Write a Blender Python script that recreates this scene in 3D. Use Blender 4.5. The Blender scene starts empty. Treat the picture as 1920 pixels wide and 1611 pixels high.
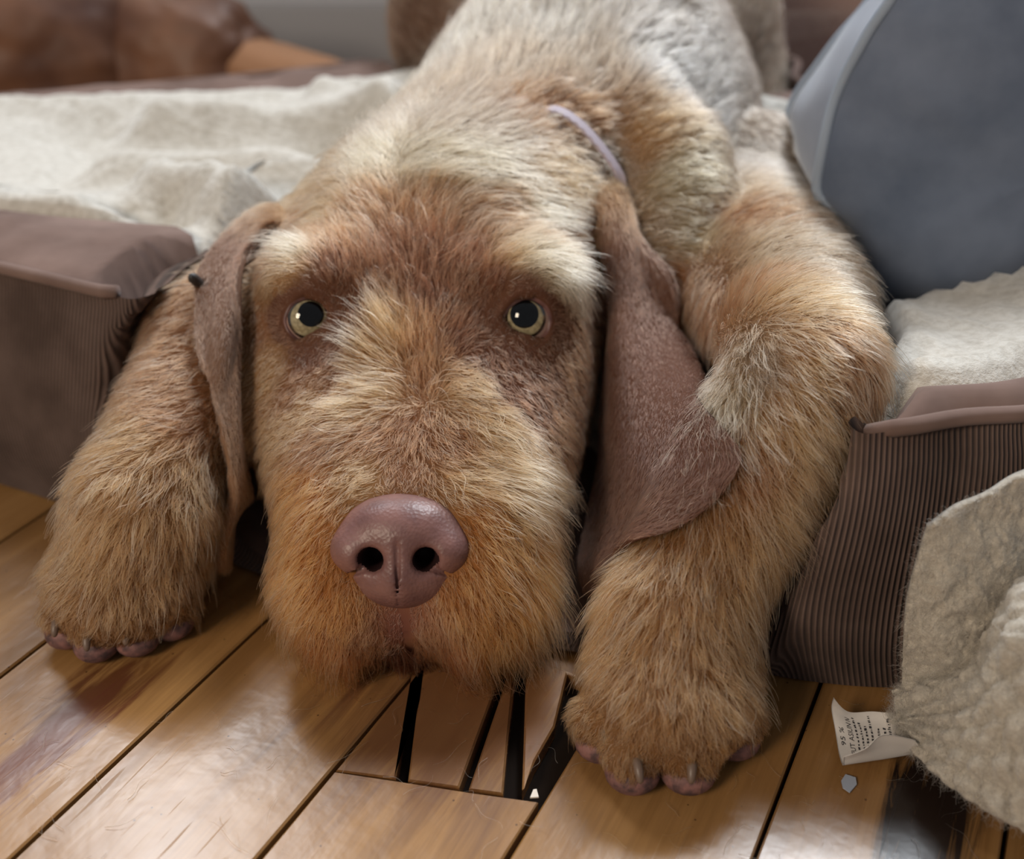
import bpy, bmesh, math, random
import numpy as np
from mathutils import Vector, Matrix, kdtree, noise as mnoise

# ------------------------------------------------------------------ camera, world, light, exposure
S = bpy.context.scene
rng = np.random.default_rng(7)
random.seed(7)
FPX = 2000.0
PITCH = math.atan(1217.0 / 2000.0)
CAMH = 0.25
cp, sp = math.cos(PITCH), math.sin(PITCH)
CAM = np.array([0.0, 0.0, CAMH])

cd = bpy.data.cameras.new('camera')
cam = bpy.data.objects.new('camera', cd)
S.collection.objects.link(cam)
cam.location = CAM
cam.rotation_euler = (math.pi / 2 - PITCH, 0, 0)
cd.sensor_fit = 'HORIZONTAL'
cd.sensor_width = 36.0
cd.lens = 36.0 * FPX / 1920.0
cd.clip_start = 0.01
cd.dof.use_dof = True
cd.dof.focus_distance = 0.325
cd.dof.aperture_fstop = 6.6
S.camera = cam

W = bpy.data.worlds.new('world')
S.world = W
W.use_nodes = True
W.node_tree.nodes['Background'].inputs['Color'].default_value = (0.80, 0.84, 0.90, 1)
W.node_tree.nodes['Background'].inputs['Strength'].default_value = 0.27

def area_light(name, loc, target, sx, sy, power, col):
    d = bpy.data.lights.new(name, 'AREA')
    d.shape = 'RECTANGLE'
    d.size, d.size_y = sx, sy
    d.energy = power
    d.color = col
    o = bpy.data.objects.new(name, d)
    o.location = loc
    o.rotation_euler = (Vector(target) - Vector(loc)).to_track_quat('-Z', 'Y').to_euler()
    S.collection.objects.link(o)
    return o

area_light('window_light', (0.80, 1.75, 2.15), (0, .35, .05), .62, .7, 76, (0.90, 0.95, 1.0))
area_light('window_light', (-0.85, 1.75, 2.15), (0, .35, .05), .5, .6, 24, (0.95, 0.97, 1.0))
area_light('room_window_light', (-0.66, -0.55, 0.74), (-.03, .3, .05), .26, .34, 9.0, (1.0, 0.84, 0.66))

S.view_settings.view_transform = 'Standard'
S.view_settings.look = 'None'
S.view_settings.gamma = 1.0
S.view_settings.use_curve_mapping = False
S.view_settings.exposure = 0.0

# ------------------------------------------------------------------ helpers
def ray(u, v):
    du, dv = (u - 960) / FPX, (v - 805) / FPX
    return np.array([du, cp - dv * sp, -sp - dv * cp])
def P(u, v, Y):
    d = ray(u, v)
    return CAM + d * (Y / d[1])
def PZ(u, v, z):
    d = ray(u, v)
    return CAM + d * ((z - CAMH) / d[2])
def lin(c):
    c = np.asarray(c, float) / 255.0
    return np.where(c <= .04045, c / 12.92, ((c + .055) / 1.055) ** 2.4)
def rgba(c):
    return tuple(float(x) for x in lin(c)) + (1.0,)

def link(o, parent=None):
    S.collection.objects.link(o)
    if parent is not None:
        o.parent = parent
    return o
def mesh_obj(name, verts, faces, mat=None, parent=None, smooth=True):
    me = bpy.data.meshes.new(name)
    verts = np.asarray(verts, dtype=np.float32)
    if isinstance(faces, np.ndarray):
        faces = faces.tolist()
    me.from_pydata(verts.tolist(), [], faces)
    if smooth:
        me.polygons.foreach_set('use_smooth', [True] * len(me.polygons))
    me.update()
    if mat:
        me.materials.append(mat)
    return link(bpy.data.objects.new(name, me), parent)
def empty(name, label, cat, loc, group=None):
    o = bpy.data.objects.new(name, None)
    o.empty_display_size = .02
    o.location = loc
    S.collection.objects.link(o)
    o['label'] = label
    o['category'] = cat
    if group:
        o['group'] = group
    bpy.context.view_layer.update()
    return o
def adopt(child, parent):
    """parent a mesh given in world coordinates under an Empty that stands somewhere"""
    child.parent = parent
    child.matrix_parent_inverse = Matrix.Translation(-Vector(parent.location)) if parent.type == 'EMPTY' else Matrix.Identity(4)
    return child
def tag(o, label, cat, group=None, kind=None):
    o['label'] = label
    o['category'] = cat
    if group: o['group'] = group
    if kind: o['kind'] = kind
    return o

class Mat:
    def __init__(self, name, color=(128, 128, 128), rough=.6, spec=.5, **kw):
        self.m = bpy.data.materials.new(name)
        self.m.use_nodes = True
        self.nt = self.m.node_tree
        self.b = self.nt.nodes['Principled BSDF']
        self.b.inputs['Base Color'].default_value = rgba(color)
        self.b.inputs['Roughness'].default_value = rough
        self.b.inputs['Specular IOR Level'].default_value = spec
        for k, v in kw.items():
            self.b.inputs[k.replace('_', ' ')].default_value = v
    def n(self, t, **kw):
        nd = self.nt.nodes.new(t)
        for k, v in kw.items():
            setattr(nd, k, v)
        return nd
    def l(self, a, b):
        self.nt.links.new(a, b)
    def coord(self, out='Object', scale=(1, 1, 1)):
        tc = self.n('ShaderNodeTexCoord')
        mp = self.n('ShaderNodeMapping')
        mp.inputs['Scale'].default_value = scale
        self.l(tc.outputs[out], mp.inputs['Vector'])
        return mp.outputs['Vector']
    def noise(self, vec, scale, detail=4, rough=.55, dist=0):
        t = self.n('ShaderNodeTexNoise')
        t.inputs['Scale'].default_value = scale
        t.inputs['Detail'].default_value = detail
        t.inputs['Roughness'].default_value = rough
        t.inputs['Distortion'].default_value = dist
        if vec is not None:
            self.l(vec, t.inputs['Vector'])
        return t.outputs['Fac']
    def ramp(self, fac, stops):
        r = self.n('ShaderNodeValToRGB')
        e = r.color_ramp.elements
        while len(e) < len(stops):
            e.new(.5)
        for i, (p, c) in enumerate(stops):
            e[i].position = p
            e[i].color = rgba(c) if len(c) == 3 else c
        self.l(fac, r.inputs['Fac'])
        return r.outputs['Color']
    def mix(self, fac, a, b, mode='MIX'):
        m = self.n('ShaderNodeMix', data_type='RGBA', blend_type=mode)
        for val, key in ((fac, 0), (a, 6), (b, 7)):
            if hasattr(val, 'links') or hasattr(val, 'is_linked'):
                self.l(val, m.inputs[key])
            elif key == 0:
                m.inputs[0].default_value = val
            else:
                m.inputs[key].default_value = rgba(val)
        return m.outputs[2]
    def math(self, op, a, b=None, c=None, clamp=False):
        m = self.n('ShaderNodeMath', operation=op, use_clamp=clamp)
        for i, val in enumerate((a, b, c)):
            if val is None: continue
            if hasattr(val, 'is_linked'):
                self.l(val, m.inputs[i])
            else:
                m.inputs[i].default_value = val
        return m.outputs[0]
    def bump(self, h, strength=.3, dist=.001, prev=None):
        b = self.n('ShaderNodeBump')
        b.inputs['Strength'].default_value = strength
        b.inputs['Distance'].default_value = dist
        self.l(h, b.inputs['Height'])
        if prev is not None:
            self.l(prev, b.inputs['Normal'])
        return b.outputs['Normal']
    def set(self, key, sock):
        self.l(sock, self.b.inputs[key])

# ------------------------------------------------------------------ signed distance modelling
def rot_pitch(a):
    c, s = math.cos(a), math.sin(a)
    return np.array([[1, 0, 0], [0, c, s], [0, -s, c]])   # rows: local axes for an ellipsoid whose long axis rises backwards
class Ell:
    def __init__(self, c, r, R=None, k=.012):
        self.c, self.r, self.k = np.asarray(c, np.float32), np.asarray(r, np.float32), k
        self.R = None if R is None else np.asarray(R, np.float32)
    def d(self, p):
        q = p - self.c
        if self.R is not None:
            q = q @ self.R.T
        k0 = np.sqrt(((q / self.r) ** 2).sum(-1))
        k1 = np.sqrt(((q / self.r ** 2) ** 2).sum(-1)) + 1e-9
        return np.where(k0 < 1e-3, -self.r.min(), k0 * (k0 - 1) / k1)
    def box(self):
        m = self.r.max() if self.R is not None else self.r
        return self.c - m, self.c + m
class Cone:
    def __init__(self, a, b, ra, rb, k=.012):
        self.a, self.b = np.asarray(a, np.float32), np.asarray(b, np.float32)
        self.ra, self.rb, self.k = ra, rb, k
    def d(self, p):
        ab = self.b - self.a
        t = np.clip(((p - self.a) @ ab) / float(ab @ ab), 0, 1)
        q = p - self.a - t[..., None] * ab
        return np.sqrt((q ** 2).sum(-1)) - (self.ra + t * (self.rb - self.ra))
    def box(self):
        lo = np.minimum(self.a - self.ra, self.b - self.rb)
        hi = np.maximum(self.a + self.ra, self.b + self.rb)
        return lo, hi
def smin(a, b, k):
    h = np.maximum(k - np.abs(a - b), 0) / k
    return np.minimum(a, b) - h * h * k * .25
class Sdf:
    def __init__(self, prims, cuts=()):
        self.prims, self.cuts = prims, cuts
    def __call__(self, p, d0=None):
        p = np.asarray(p, np.float32)
        d = None
        for q in self.prims:
            e = q.d(p)
            d = e if d is None else smin(d, e, q.k)
        for q in self.cuts:
            d = -smin(-d, q.d(p), q.k)
        return d
    def volume(self, lo, hi, h):
        n = [int(math.ceil((hi[i] - lo[i]) / h)) + 1 for i in range(3)]
        ax = [np.float32(lo[i]) + np.arange(n[i], dtype=np.float32) * np.float32(h) for i in range(3)]
        vol = np.full(n, 1.0, np.float32)
        for mode, qs in ((1, self.prims), (-1, self.cuts)):
            for q in qs:
                a, b = q.box()
                pad = q.k + 3 * h
                sl = []
                for i in range(3):
                    i0 = max(0, int((a[i] - pad - lo[i]) / h))
                    i1 = min(n[i], int((b[i] + pad - lo[i]) / h) + 2)
                    sl.append(slice(i0, max(i1, i0)))
                if any(s.stop <= s.start for s in sl): continue
                g = np.stack(np.meshgrid(*(ax[i][sl[i]] for i in range(3)), indexing='ij'), -1)
                e = q.d(g)
                v = vol[tuple(sl)]
                vol[tuple(sl)] = smin(v, e, q.k) if mode == 1 else -smin(-v, e, q.k)
        return vol
    def grad(self, p, e=4e-4):
        g = np.empty(p.shape, np.float32)
        for i in range(3):
            o = np.zeros(3, np.float32); o[i] = e
            g[:, i] = (self(p + o) - self(p - o)) / (2 * e)
        return g / (np.linalg.norm(g, axis=1, keepdims=True) + 1e-9)
    def snap(self, p, it=2, off=0.0):
        for _ in range(it):
            g = self.grad(p)
            p = p - g * np.clip(self(p) - off, -.004, .004)[:, None]
        return p
    def cast(self, u, v, lo=.15, hi=1.2):
        """first surface point seen along the view ray through a pixel of the photograph"""
        d = ray(u, v); d = d / np.linalg.norm(d)
        t = lo
        for _ in range(90):
            e = float(self((CAM + d * t)[None, :])[0])
            if e < 2e-4: break
            t += max(e * .8, 2e-4)
            if t > hi: break
        return CAM + d * t, t < hi

def surface_nets(vol, lo, h):
    ins = vol < 0
    nx, ny, nz = vol.shape
    acc = np.zeros((nx - 1, ny - 1, nz - 1, 3), np.float32)
    cnt = np.zeros((nx - 1, ny - 1, nz - 1), np.float32)
    full = lambda d: slice(d, None) if d else slice(None, -1)
    for axis in range(3):
        oth = [i for i in range(3) if i != axis]
        for a in (0, 1):
            for b in (0, 1):
                off0 = [0, 0, 0]; off0[oth[0]] = a; off0[oth[1]] = b
                off1 = list(off0); off1[axis] = 1
                s0 = tuple(slice(o, vol.shape[i] - 1 + o) for i, o in enumerate(off0))
                s1 = tuple(slice(o, vol.shape[i] - 1 + o) for i, o in enumerate(off1))
                v0, v1 = vol[s0], vol[s1]
                m = (v0 < 0) != (v1 < 0)
                t = v0[m] / (v0[m] - v1[m])
                pos = np.tile(np.array(off0, np.float32), (len(t), 1))
                pos[:, axis] += t
                acc[m] += pos
                cnt[m] += 1
    act = cnt > 0
    idx = -np.ones(cnt.shape, np.int64)
    idx[act] = np.arange(act.sum())
    cells = np.argwhere(act)
    verts = (cells + acc[act] / cnt[act][:, None]) * h + np.asarray(lo)
    quads = []
    for axis in range(3):
        o1, o2 = [(1, 2), (2, 0), (0, 1)][axis]
        s0 = [slice(None)] * 3; s1 = [slice(None)] * 3
        s0[axis] = slice(0, -1); s1[axis] = slice(1, None)
        a, b = ins[tuple(s0)], ins[tuple(s1)]
        e = np.argwhere(a != b)
        e = e[(e[:, o1] > 0) & (e[:, o2] > 0) & (e[:, o1] < vol.shape[o1] - 1) & (e[:, o2] < vol.shape[o2] - 1)]
        flip = a[tuple(e.T)]
        c = []
        for d1, d2 in ((-1, -1), (0, -1), (0, 0), (-1, 0)):
            q = e.copy(); q[:, o1] += d1; q[:, o2] += d2
            c.append(idx[tuple(q.T)])
        c = np.stack(c, 1)
        c[~flip] = c[~flip][:, ::-1]
        quads.append(c)
    return verts.astype(np.float32), np.concatenate(quads)

# ------------------------------------------------------------------ the puppy's body as one distance field
XC = -0.0325                       # plane of symmetry of the head
def H(x, y, z):
    return np.array([XC + x, y, z])
R20 = rot_pitch(math.radians(20))
EYE_L = P(579, 597, .3385)
EYE_R = P(985, 596, .3385)
prims = []
A = prims.append
# torso, rump and chest
A(Cone((.040, .54, .098), (.053, .715, .112), .075, .083, .03))
A(Cone((.0, .43, .075), (.040, .54, .098), .058, .075, .03))
A(Ell((.020, .56, .168), (.014, .055, .010), None, .03))
A(Ell((.072, .57, .166), (.016, .060, .010), None, .03))
A(Ell((.045, .64, .190), (.012, .10, .010), None, .03))
A(Ell(P(1300, 70, .735), (.054, .075, .074), None, .03))
A(Ell(P(900, 40, .735), (.058, .070, .070), None, .03))
A(Cone(P(1380, 170, .70), P(1438, 240, .65), .030, .013, .02))
# neck and its loose skin roll
A(Cone((-.028, .42, .085), (.022, .49, .098), .052, .066, .03))
ROLL = [(1100, 170, .472), (1190, 225, .450), (1252, 305, .430), (1268, 395, .412), (1244, 475, .400), (1208, 560, .388)]
for (a, b) in zip(ROLL[:-1], ROLL[1:]):
    A(Cone(P(*a), P(*b), .0225, .0225, .006))
# shoulder and bent foreleg beside the brown corduroy
SHO = P(1360, 485, .462); ELB = P(1492, 660, .303); WR = P(1268, 1165, .246)
A(Ell(P(1380, 425, .495), (.048, .05, .055), None, .004))
A(Cone(SHO, P(1470, 590, .350), .050, .030, .004))
A(Cone(P(1470, 595, .350), ELB, .027, .0215, .004))
A(Cone(ELB + np.array([0.001, -.010, -.002]), WR, .0225, .0190, .0035))
# other foreleg
A(Cone((-.04, .46, .08), P(424, 640, .365), .04, .0265, .008))
A(Cone(P(424, 640, .365), P(270, 950, .294), .0265, .0222, .008))
# paws
def paw(w, mid, toes, rt, pads):
    A(Cone(w, mid, .0205, .0195, .010))
    A(Ell(mid, (.0240, .024, .0165), None, .010))
    for t in toes:
        A(Cone(mid * .5 + t * .5 + np.array([0, 0, .003]), t, rt * .95, rt, .0025))
PAW_R_MID = PZ(1262, 1290, .0195)
TOES_R = [PZ(1128, 1350, .0115), PZ(1186, 1408, .0110), PZ(1290, 1408, .0110), PZ(1376, 1345, .0115)]
PAW_L_MID = PZ(232, 1085, .0195)
TOES_L = [PZ(128, 1150, .0108), PZ(182, 1175, .0104), PZ(258, 1165, .0104), PZ(322, 1135, .0108)]
paw(WR, PAW_R_MID, TOES_R, .0089, None)
paw(P(270, 950, .294), PAW_L_MID, TOES_L, .0086, None)
# head
A(Ell(H(0, .392, .079), (.0555, .062, .049), R20, .02))
for s in (-1, 1):
    A(Ell(H(s * .036, .352, .1015), (.019, .018, .0105), None, .012))
    A(Ell(H(s * .0365, .364, .064), (.0245, .042, .034), None, .02))
    A(Ell(H(s * .0235, .304, .042), (.0215, .048, .027), None, .015))
    A(Ell(H(s * .0185, .2690, .0265), (.0245, .0235, .0215), None, .014))
for s in (-1, 1):
    A(Ell(H(s * .030, .338, .052), (.0255, .048, .030), None, .02))
A(Cone(H(0, .332, .052), H(0, .2820, .0460), .0315, .0215, .015))
A(Ell(H(0, .2720, .0125), (.018, .016, .0105), None, .004))
A(Ell(H(0, .32, .032), (.034, .05, .024), None, .012))
A(Cone(H(0, .355, .055), (-.01, .44, .075), .042, .055, .02))
cuts = [Ell(EYE_L, (.0123, .0123, .0123), None, .003), Ell(EYE_R, (.0123, .0123, .0123), None, .003),
        Cone(H(0, .2465, .033), H(0, .2480, .014), .0012, .0020, .003)]
NC = P(748, 1030, .2555)
NT = np.array([0, .48, .877]); NN = np.array([0, -.877, .48])
cuts.append(Ell(NC - NN * .006, (.0150, .0100, .0105), np.array([[1, 0, 0], NT, NN]), .002))
DOG0 = Sdf(prims)
ER_ = .0117
def seat_eye(u, v):
    q, _ = DOG0.cast(u, v)
    d = ray(u, v); d = d / np.linalg.norm(d)
    return q + d * (ER_ + .0002)
EYE_L, EYE_R = seat_eye(579, 597), seat_eye(985, 596)
cuts[0].c = EYE_L.astype(np.float32); cuts[1].c = EYE_R.astype(np.float32)
DOG = Sdf(prims, cuts)
LO, HI = np.array([-.19, .185, -.004]), np.array([.23, .94, .25])
HG = .0028
vol = DOG.volume(LO, HI, HG)
bv, bf = surface_nets(vol, LO, HG)
bv = DOG.snap(bv, 2)
# keep only the largest connected piece
def main_island(v, f):
    par = np.arange(len(v))
    e = np.concatenate([f[:, [0, 1]], f[:, [1, 2]], f[:, [2, 3]]])
    while True:
        a, b = par[e[:, 0]], par[e[:, 1]]
        m = a != b
        if not m.any(): break
        np.minimum.at(par, np.maximum(a, b)[m], np.minimum(a, b)[m])
        while (par[par] != par).any(): par = par[par]
    root = np.bincount(par).argmax()
    keep = par == root
    new = -np.ones(len(v), np.int64); new[keep] = np.arange(keep.sum())
    return v[keep], new[f[keep[f[:, 0]]]]
bv, bf = main_island(bv, bf)
bv[:, 2] = np.maximum(bv[:, 2], .0006)
bn = DOG.grad(bv)

# the nose leather, modelled in millimetres in its own frame
def nose_world(q):
    q = np.asarray(q) * .001
    return NC + q[:, :1] * np.array([1., 0, 0]) + q[:, 1:2] * NT + q[:, 2:3] * NN
npr = [Ell((0, 4, -8), (19, 12.2, 13), None, 2), Ell((0, -8.0, -8.5), (15.0, 10.0, 11), None, 5),
       Ell((-13.2, -.5, -5.5), (7.6, 7.0, 8.6), None, 4), Ell((13.2, -.5, -5.5), (7.6, 7.0, 8.6), None, 4),
       Ell((0, -3, -3.2), (5.0, 12, 7.2), None, 4)]
ncut = []
for s in (-1, 1):
    ncut.append(Cone((s * 8.4, -2.8, 4), (s * 7.2, -2.4, -8), 3.9, 2.8, 1.6))
NOSE_SOLID = Sdf(npr)
def on_nose(x, z):
    ns = np.linspace(9, -14, 240)
    e = NOSE_SOLID(np.column_stack([np.full(240, x), np.full(240, z), ns]))
    i = int(np.argmax(e < 0))
    return (x, z, float(ns[i]))
ch = [on_nose(0, z) for z in np.linspace(3, -17, 14)]
for a, b in zip(ch[:-1], ch[1:]): ncut.append(Cone(a, b, .42, .45, 1.0))
for s in (-1, 1):
    ch = [on_nose(s * x, z) for x, z in zip(np.linspace(9.5, 16.2, 7), (-4.6, -5.4, -6.1, -6.6, -7.0, -7.2, -7.2))]
    for k, (a, b) in enumerate(zip(ch[:-1], ch[1:])): ncut.append(Cone(a, b, 1.1 - .11 * k, 1.0 - .11 * k, 1.0))
NOSE = Sdf(npr, ncut)
nlo, nhi = np.array([-24., -22, -24]), np.array([24., 20, 10])
nv, nf = surface_nets(NOSE.volume(nlo, nhi, .7), nlo, .7)
nv, nf = main_island(nv, nf)
nose_w = nose_world(nv)

# ------------------------------------------------------------------ room shell: floor of separate planks
GA = math.atan2(1220, 2341)                       # boards run 27.5 degrees off the view direction
fd = np.array([math.sin(GA), math.cos(GA)]); fp = np.array([math.cos(GA), -math.sin(GA)])
def floor_wl(u, v):
    g = PZ(u, v, 0)[:2]
    return float(g @ fp), float(g @ fd)
PLW = [floor_wl(x, 1611)[0] for x in (18, 480, 942, 1410, 1878)]
step = (PLW[-1] - PLW[0]) / 4
wood = Mat('varnished_wood', (176, 128, 78), .33, .45)
vec = wood.coord('Object', (1, 1, 1))
oi = wood.n('ShaderNodeObjectInfo')
sh = wood.n('ShaderNodeVectorMath', operation='SCALE'); sh.inputs[3].default_value = 7.0
cmb = wood.n('ShaderNodeCombineXYZ')
wood.l(oi.outputs['Random'], cmb.inputs[0]); wood.l(oi.outputs['Random'], cmb.inputs[1])
wood.l(cmb.outputs[0], sh.inputs[0])
ad = wood.n('ShaderNodeVectorMath', operation='ADD'); wood.l(vec, ad.inputs[0]); wood.l(sh.outputs[0], ad.inputs[1])
mp = wood.n('ShaderNodeMapping'); mp.inputs['Scale'].default_value = (1, .09, 1); wood.l(ad.outputs[0], mp.inputs['Vector'])
mp2 = wood.n('ShaderNodeMapping'); mp2.inputs['Scale'].default_value = (1, .025, 1); wood.l(ad.outputs[0], mp2.inputs['Vector'])
g1 = wood.noise(mp.outputs[0], 60, 5, .6, .8)
g2 = wood.noise(mp2.outputs[0], 900, 3, .6)
g3 = wood.noise(ad.outputs[0], 22, 3, .5)
base = wood.ramp(g1, [(.25, (112, 80, 46)), (.5, (144, 107, 64)), (.75, (162, 124, 79))])
base = wood.mix(wood.math('MULTIPLY', wood.ramp(g2, [(.4, (0, 0, 0)), (.75, (255, 255, 255))]), .35), base, (108, 76, 44))
base = wood.mix(wood.math('MULTIPLY', g3, .30), base, (126, 78, 38))
vv = wood.math('MULTIPLY_ADD', oi.outputs['Random'], .26, .80)
hsv = wood.n('ShaderNodeHueSaturation'); wood.l(base, hsv.inputs['Color']); wood.l(vv, hsv.inputs['Value'])
base = hsv.outputs['Color']
# dark streaked stains with a place of their own in the boards
geo = wood.n('ShaderNodeNewGeometry')
def stain(cw, cl, rw, rl, col, amount, lo=.35, hi=.75):
    global base
    m = wood.n('ShaderNodeMapping', vector_type='TEXTURE')
    m.inputs['Location'].default_value = (cw * fp[0] + cl * fd[0], cw * fp[1] + cl * fd[1], 0)
    m.inputs['Rotation'].default_value = (0, 0, -GA)
    m.inputs['Scale'].default_value = (rw, rl, 1)
    wood.l(geo.outputs['Position'], m.inputs['Vector'])
    ln = wood.n('ShaderNodeVectorMath', operation='LENGTH'); wood.l(m.outputs[0], ln.inputs[0])
    nn = wood.noise(mp.outputs[0], 170, 5, .65, 1.2)
    f = wood.math('ADD', wood.math('SUBTRACT', 1.15, ln.outputs[1]), wood.math('MULTIPLY', wood.math('SUBTRACT', nn, .5), 2.2))
    f = wood.math('MULTIPLY', wood.math('MULTIPLY', wood.math('SUBTRACT', f, lo), 1 / (hi - lo), clamp=True), amount)
    base = wood.mix(f, base, col)
w_, l_ = floor_wl(150, 1330); stain(w_, l_, .016, .06, (84, 46, 26), .85)
w_, l_ = floor_wl(60, 1420); stain(w_, l_, .012, .06, (96, 52, 40), .6)
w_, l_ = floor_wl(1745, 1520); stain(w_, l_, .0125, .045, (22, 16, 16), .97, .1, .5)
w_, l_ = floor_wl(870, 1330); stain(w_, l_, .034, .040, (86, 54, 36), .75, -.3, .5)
# scratches and specks
vs = wood.n('ShaderNodeTexVoronoi', feature='F1'); vs.inputs['Scale'].default_value = 150; wood.l(wood.coord('Object'), vs.inputs['Vector'])
spk = wood.math('LESS_THAN', vs.outputs['Distance'], .055)
base = wood.mix(wood.math('MULTIPLY', spk, .75), base, (62, 38, 22))
wood.set('Base Color', base)
sm_ = wood.n('ShaderNodeMapping'); sm_.inputs['Rotation'].default_value = (0, 0, .9); sm_.inputs['Scale'].default_value = (1, .05, 1)
wood.l(wood.coord('Object'), sm_.inputs['Vector'])
sc1 = wood.ramp(wood.noise(sm_.outputs[0], 420, 2, .5, .4), [(.66, (0, 0, 0)), (.72, (255, 255, 255))])
rg = wood.math('MULTIPLY_ADD', g3, .20, .15)
wood.set('Roughness', wood.math('ADD', rg, wood.math('MULTIPLY', sc1, .15)))
b1 = wood.bump(g1, .12, .0006)
b2 = wood.bump(wood.noise(ad.outputs[0], 90, 3, .5), .22, .0008, b1)
wood.set('Normal', wood.bump(sc1, .05, .0002, b2))
gapm = Mat('dark_board_gap', (26, 18, 13), .9, .1)
floor = mesh_obj('floor', [(-1.6, -.5, -.006), (1.6, -.5, -.006), (1.6, 1.6, -.006), (-1.6, 1.6, -.006)], [(0, 1, 2, 3)], gapm.m, None, False)
floor['kind'] = 'structure'

def plank(poly_wl, label=None):
    """a board of 4 or more corners given in (across, along) floor coordinates, chamfered, top face at z=0"""
    c = np.mean(poly_wl, axis=0)
    bm = bmesh.new()
    n = len(poly_wl)
    pl = [np.array(q) - c for q in poly_wl]
    # subdivide the long edges a little so the edges are not ruler straight
    pts = []
    for i in range(n):
        a, b = pl[i], pl[(i + 1) % n]
        L = np.linalg.norm(b - a)
        kk = 1 if L < .02 else min(int(L / .02), 40)
        for j in range(kk):
            t = j / kk
            q = a + (b - a) * t
            if 0 < j:
                nrm = np.array([-(b - a)[1], (b - a)[0]]) / L
                q = q + nrm * float(rng.normal(0, .00016))
            pts.append(q)
    cen = np.mean(pts, axis=0)
    def ring(inset, z):
        out = []
        m = len(pts)
        for i in range(m):
            a, b, d = pts[i - 1], pts[i], pts[(i + 1) % m]
            t = d - a; t = t / (np.linalg.norm(t) + 1e-9)
            nrm = np.array([-t[1], t[0]])
            q = b + nrm * inset
            out.append(bm.verts.new((q[0], q[1], z)))
        return out
    area = sum(pts[i][0] * pts[(i + 1) % len(pts)][1] - pts[(i + 1) % len(pts)][0] * pts[i][1] for i in range(len(pts)))
    if area < 0: pts.reverse()
    r0, r1, r2 = ring(0, -.006), ring(0, -.0006), ring(.0006, 0)
    m = len(pts)
    for i in range(m):
        j = (i + 1) % m
        bm.faces.new((r0[i], r0[j], r1[j], r1[i]))
        bm.faces.new((r1[i], r1[j], r2[j], r2[i]))
    bm.faces.new(r2)
    me = bpy.data.meshes.new('plank'); bm.to_mesh(me); bm.free()
    me.materials.append(wood.m)
    o = bpy.data.objects.new('plank', me)
    w = c[0] * fp + c[1] * fd
    o.location = (w[0], w[1], float(rng.uniform(-.0003, 0)))
    o.rotation_euler = (0, 0, -GA)
    link(o, floor)
    if label: o['label'] = label
    return o
GAP = .00065
lines = [PLW[0] + step * i for i in range(-17, 26)]
for i in range(len(lines) - 1):
    a, b = lines[i] + GAP, lines[i + 1] - GAP
    if i == 18:      # the strip under the chin: cross joint and a patch of short wedges
        l0 = -.5
        lj = floor_wl(800, 1472)[1]
        j0, j1 = floor_wl(638, 1446)[1], floor_wl(1008, 1498)[1]
        plank([(a, l0), (b, l0), (b, j1 - .0006), (a, j0 - .0006)])
        A_, B_, C_ = floor_wl(762, 1463), floor_wl(778, 1310), None
        q = lambda u, v: floor_wl(u, v)
        e0, e1 = q(640, 1440), q(742, 1456)
        far = .335
        top = 1195
        plank([(a, j0), q(742, 1457), q(768, 1310), q(786, top), (a, q(740, top)[1])])
        plank([q(765, 1461), q(861, 1474), q(925, 1300), q(962, top), q(800, top), q(784, 1310)])
        plank([q(879, 1477), q(943, 1486), q(964, 1290), q(972, top), q(968, top), q(940, 1300)])
        plank([q(979, 1478), q(1003, 1425), q(1040, 1360), q(1080, top), q(990, top), q(985, 1300)], 'dark splintered wedge of wood')
        plank([(a, q(870, top)[1] + .001), (b, q(870, top)[1] + .001), (b, 1.6), (a, 1.6)])
        continue
    cut = -.5
    joints = [-.5, 1.6]
    if i not in (16, 17, 19, 20, 21):
        joints.insert(1, float(rng.uniform(.5, 1.2)))
    for c0, c1 in zip(joints[:-1], joints[1:]):
        plank([(a, c0), (b, c0), (b, c1 - .0006), (a, c1 - .0006)])

# walls that close the room behind
wallm = Mat('grey_wall_paint', (206, 206, 210), .9, .2)
nrm = wallm.bump(wallm.noise(wallm.coord('Object'), 120, 3), .1, .001); wallm.set('Normal', nrm)
def box(name, lo, hi, mat, parent=None, bev=0):
    bm = bmesh.new()
    bmesh.ops.create_cube(bm, size=1)
    for v in bm.verts:
        for k in range(3):
            v.co[k] = lo[k] + (v.co[k] + .5) * (hi[k] - lo[k])
    if bev:
        bmesh.ops.bevel(bm, geom=bm.edges[:], offset=bev, segments=4, affect='EDGES', profile=.5)
    me = bpy.data.meshes.new(name); bm.to_mesh(me); bm.free()
    if bev: me.polygons.foreach_set('use_smooth', [True] * len(me.polygons))
    me.materials.append(mat)
    return link(bpy.data.objects.new(name, me), parent)
wb = box('wall_back', (-1.6, 1.08, 0), (1.6, 1.14, .72), wallm.m); wb['kind'] = 'structure'
bbm = Mat('grey_skirting_paint', (176, 176, 180), .6, .3)
bb = box('baseboard_back', (-1.6, 1.066, 0), (1.6, 1.079, .07), bbm.m, None, .003); bb['kind'] = 'structure'

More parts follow.
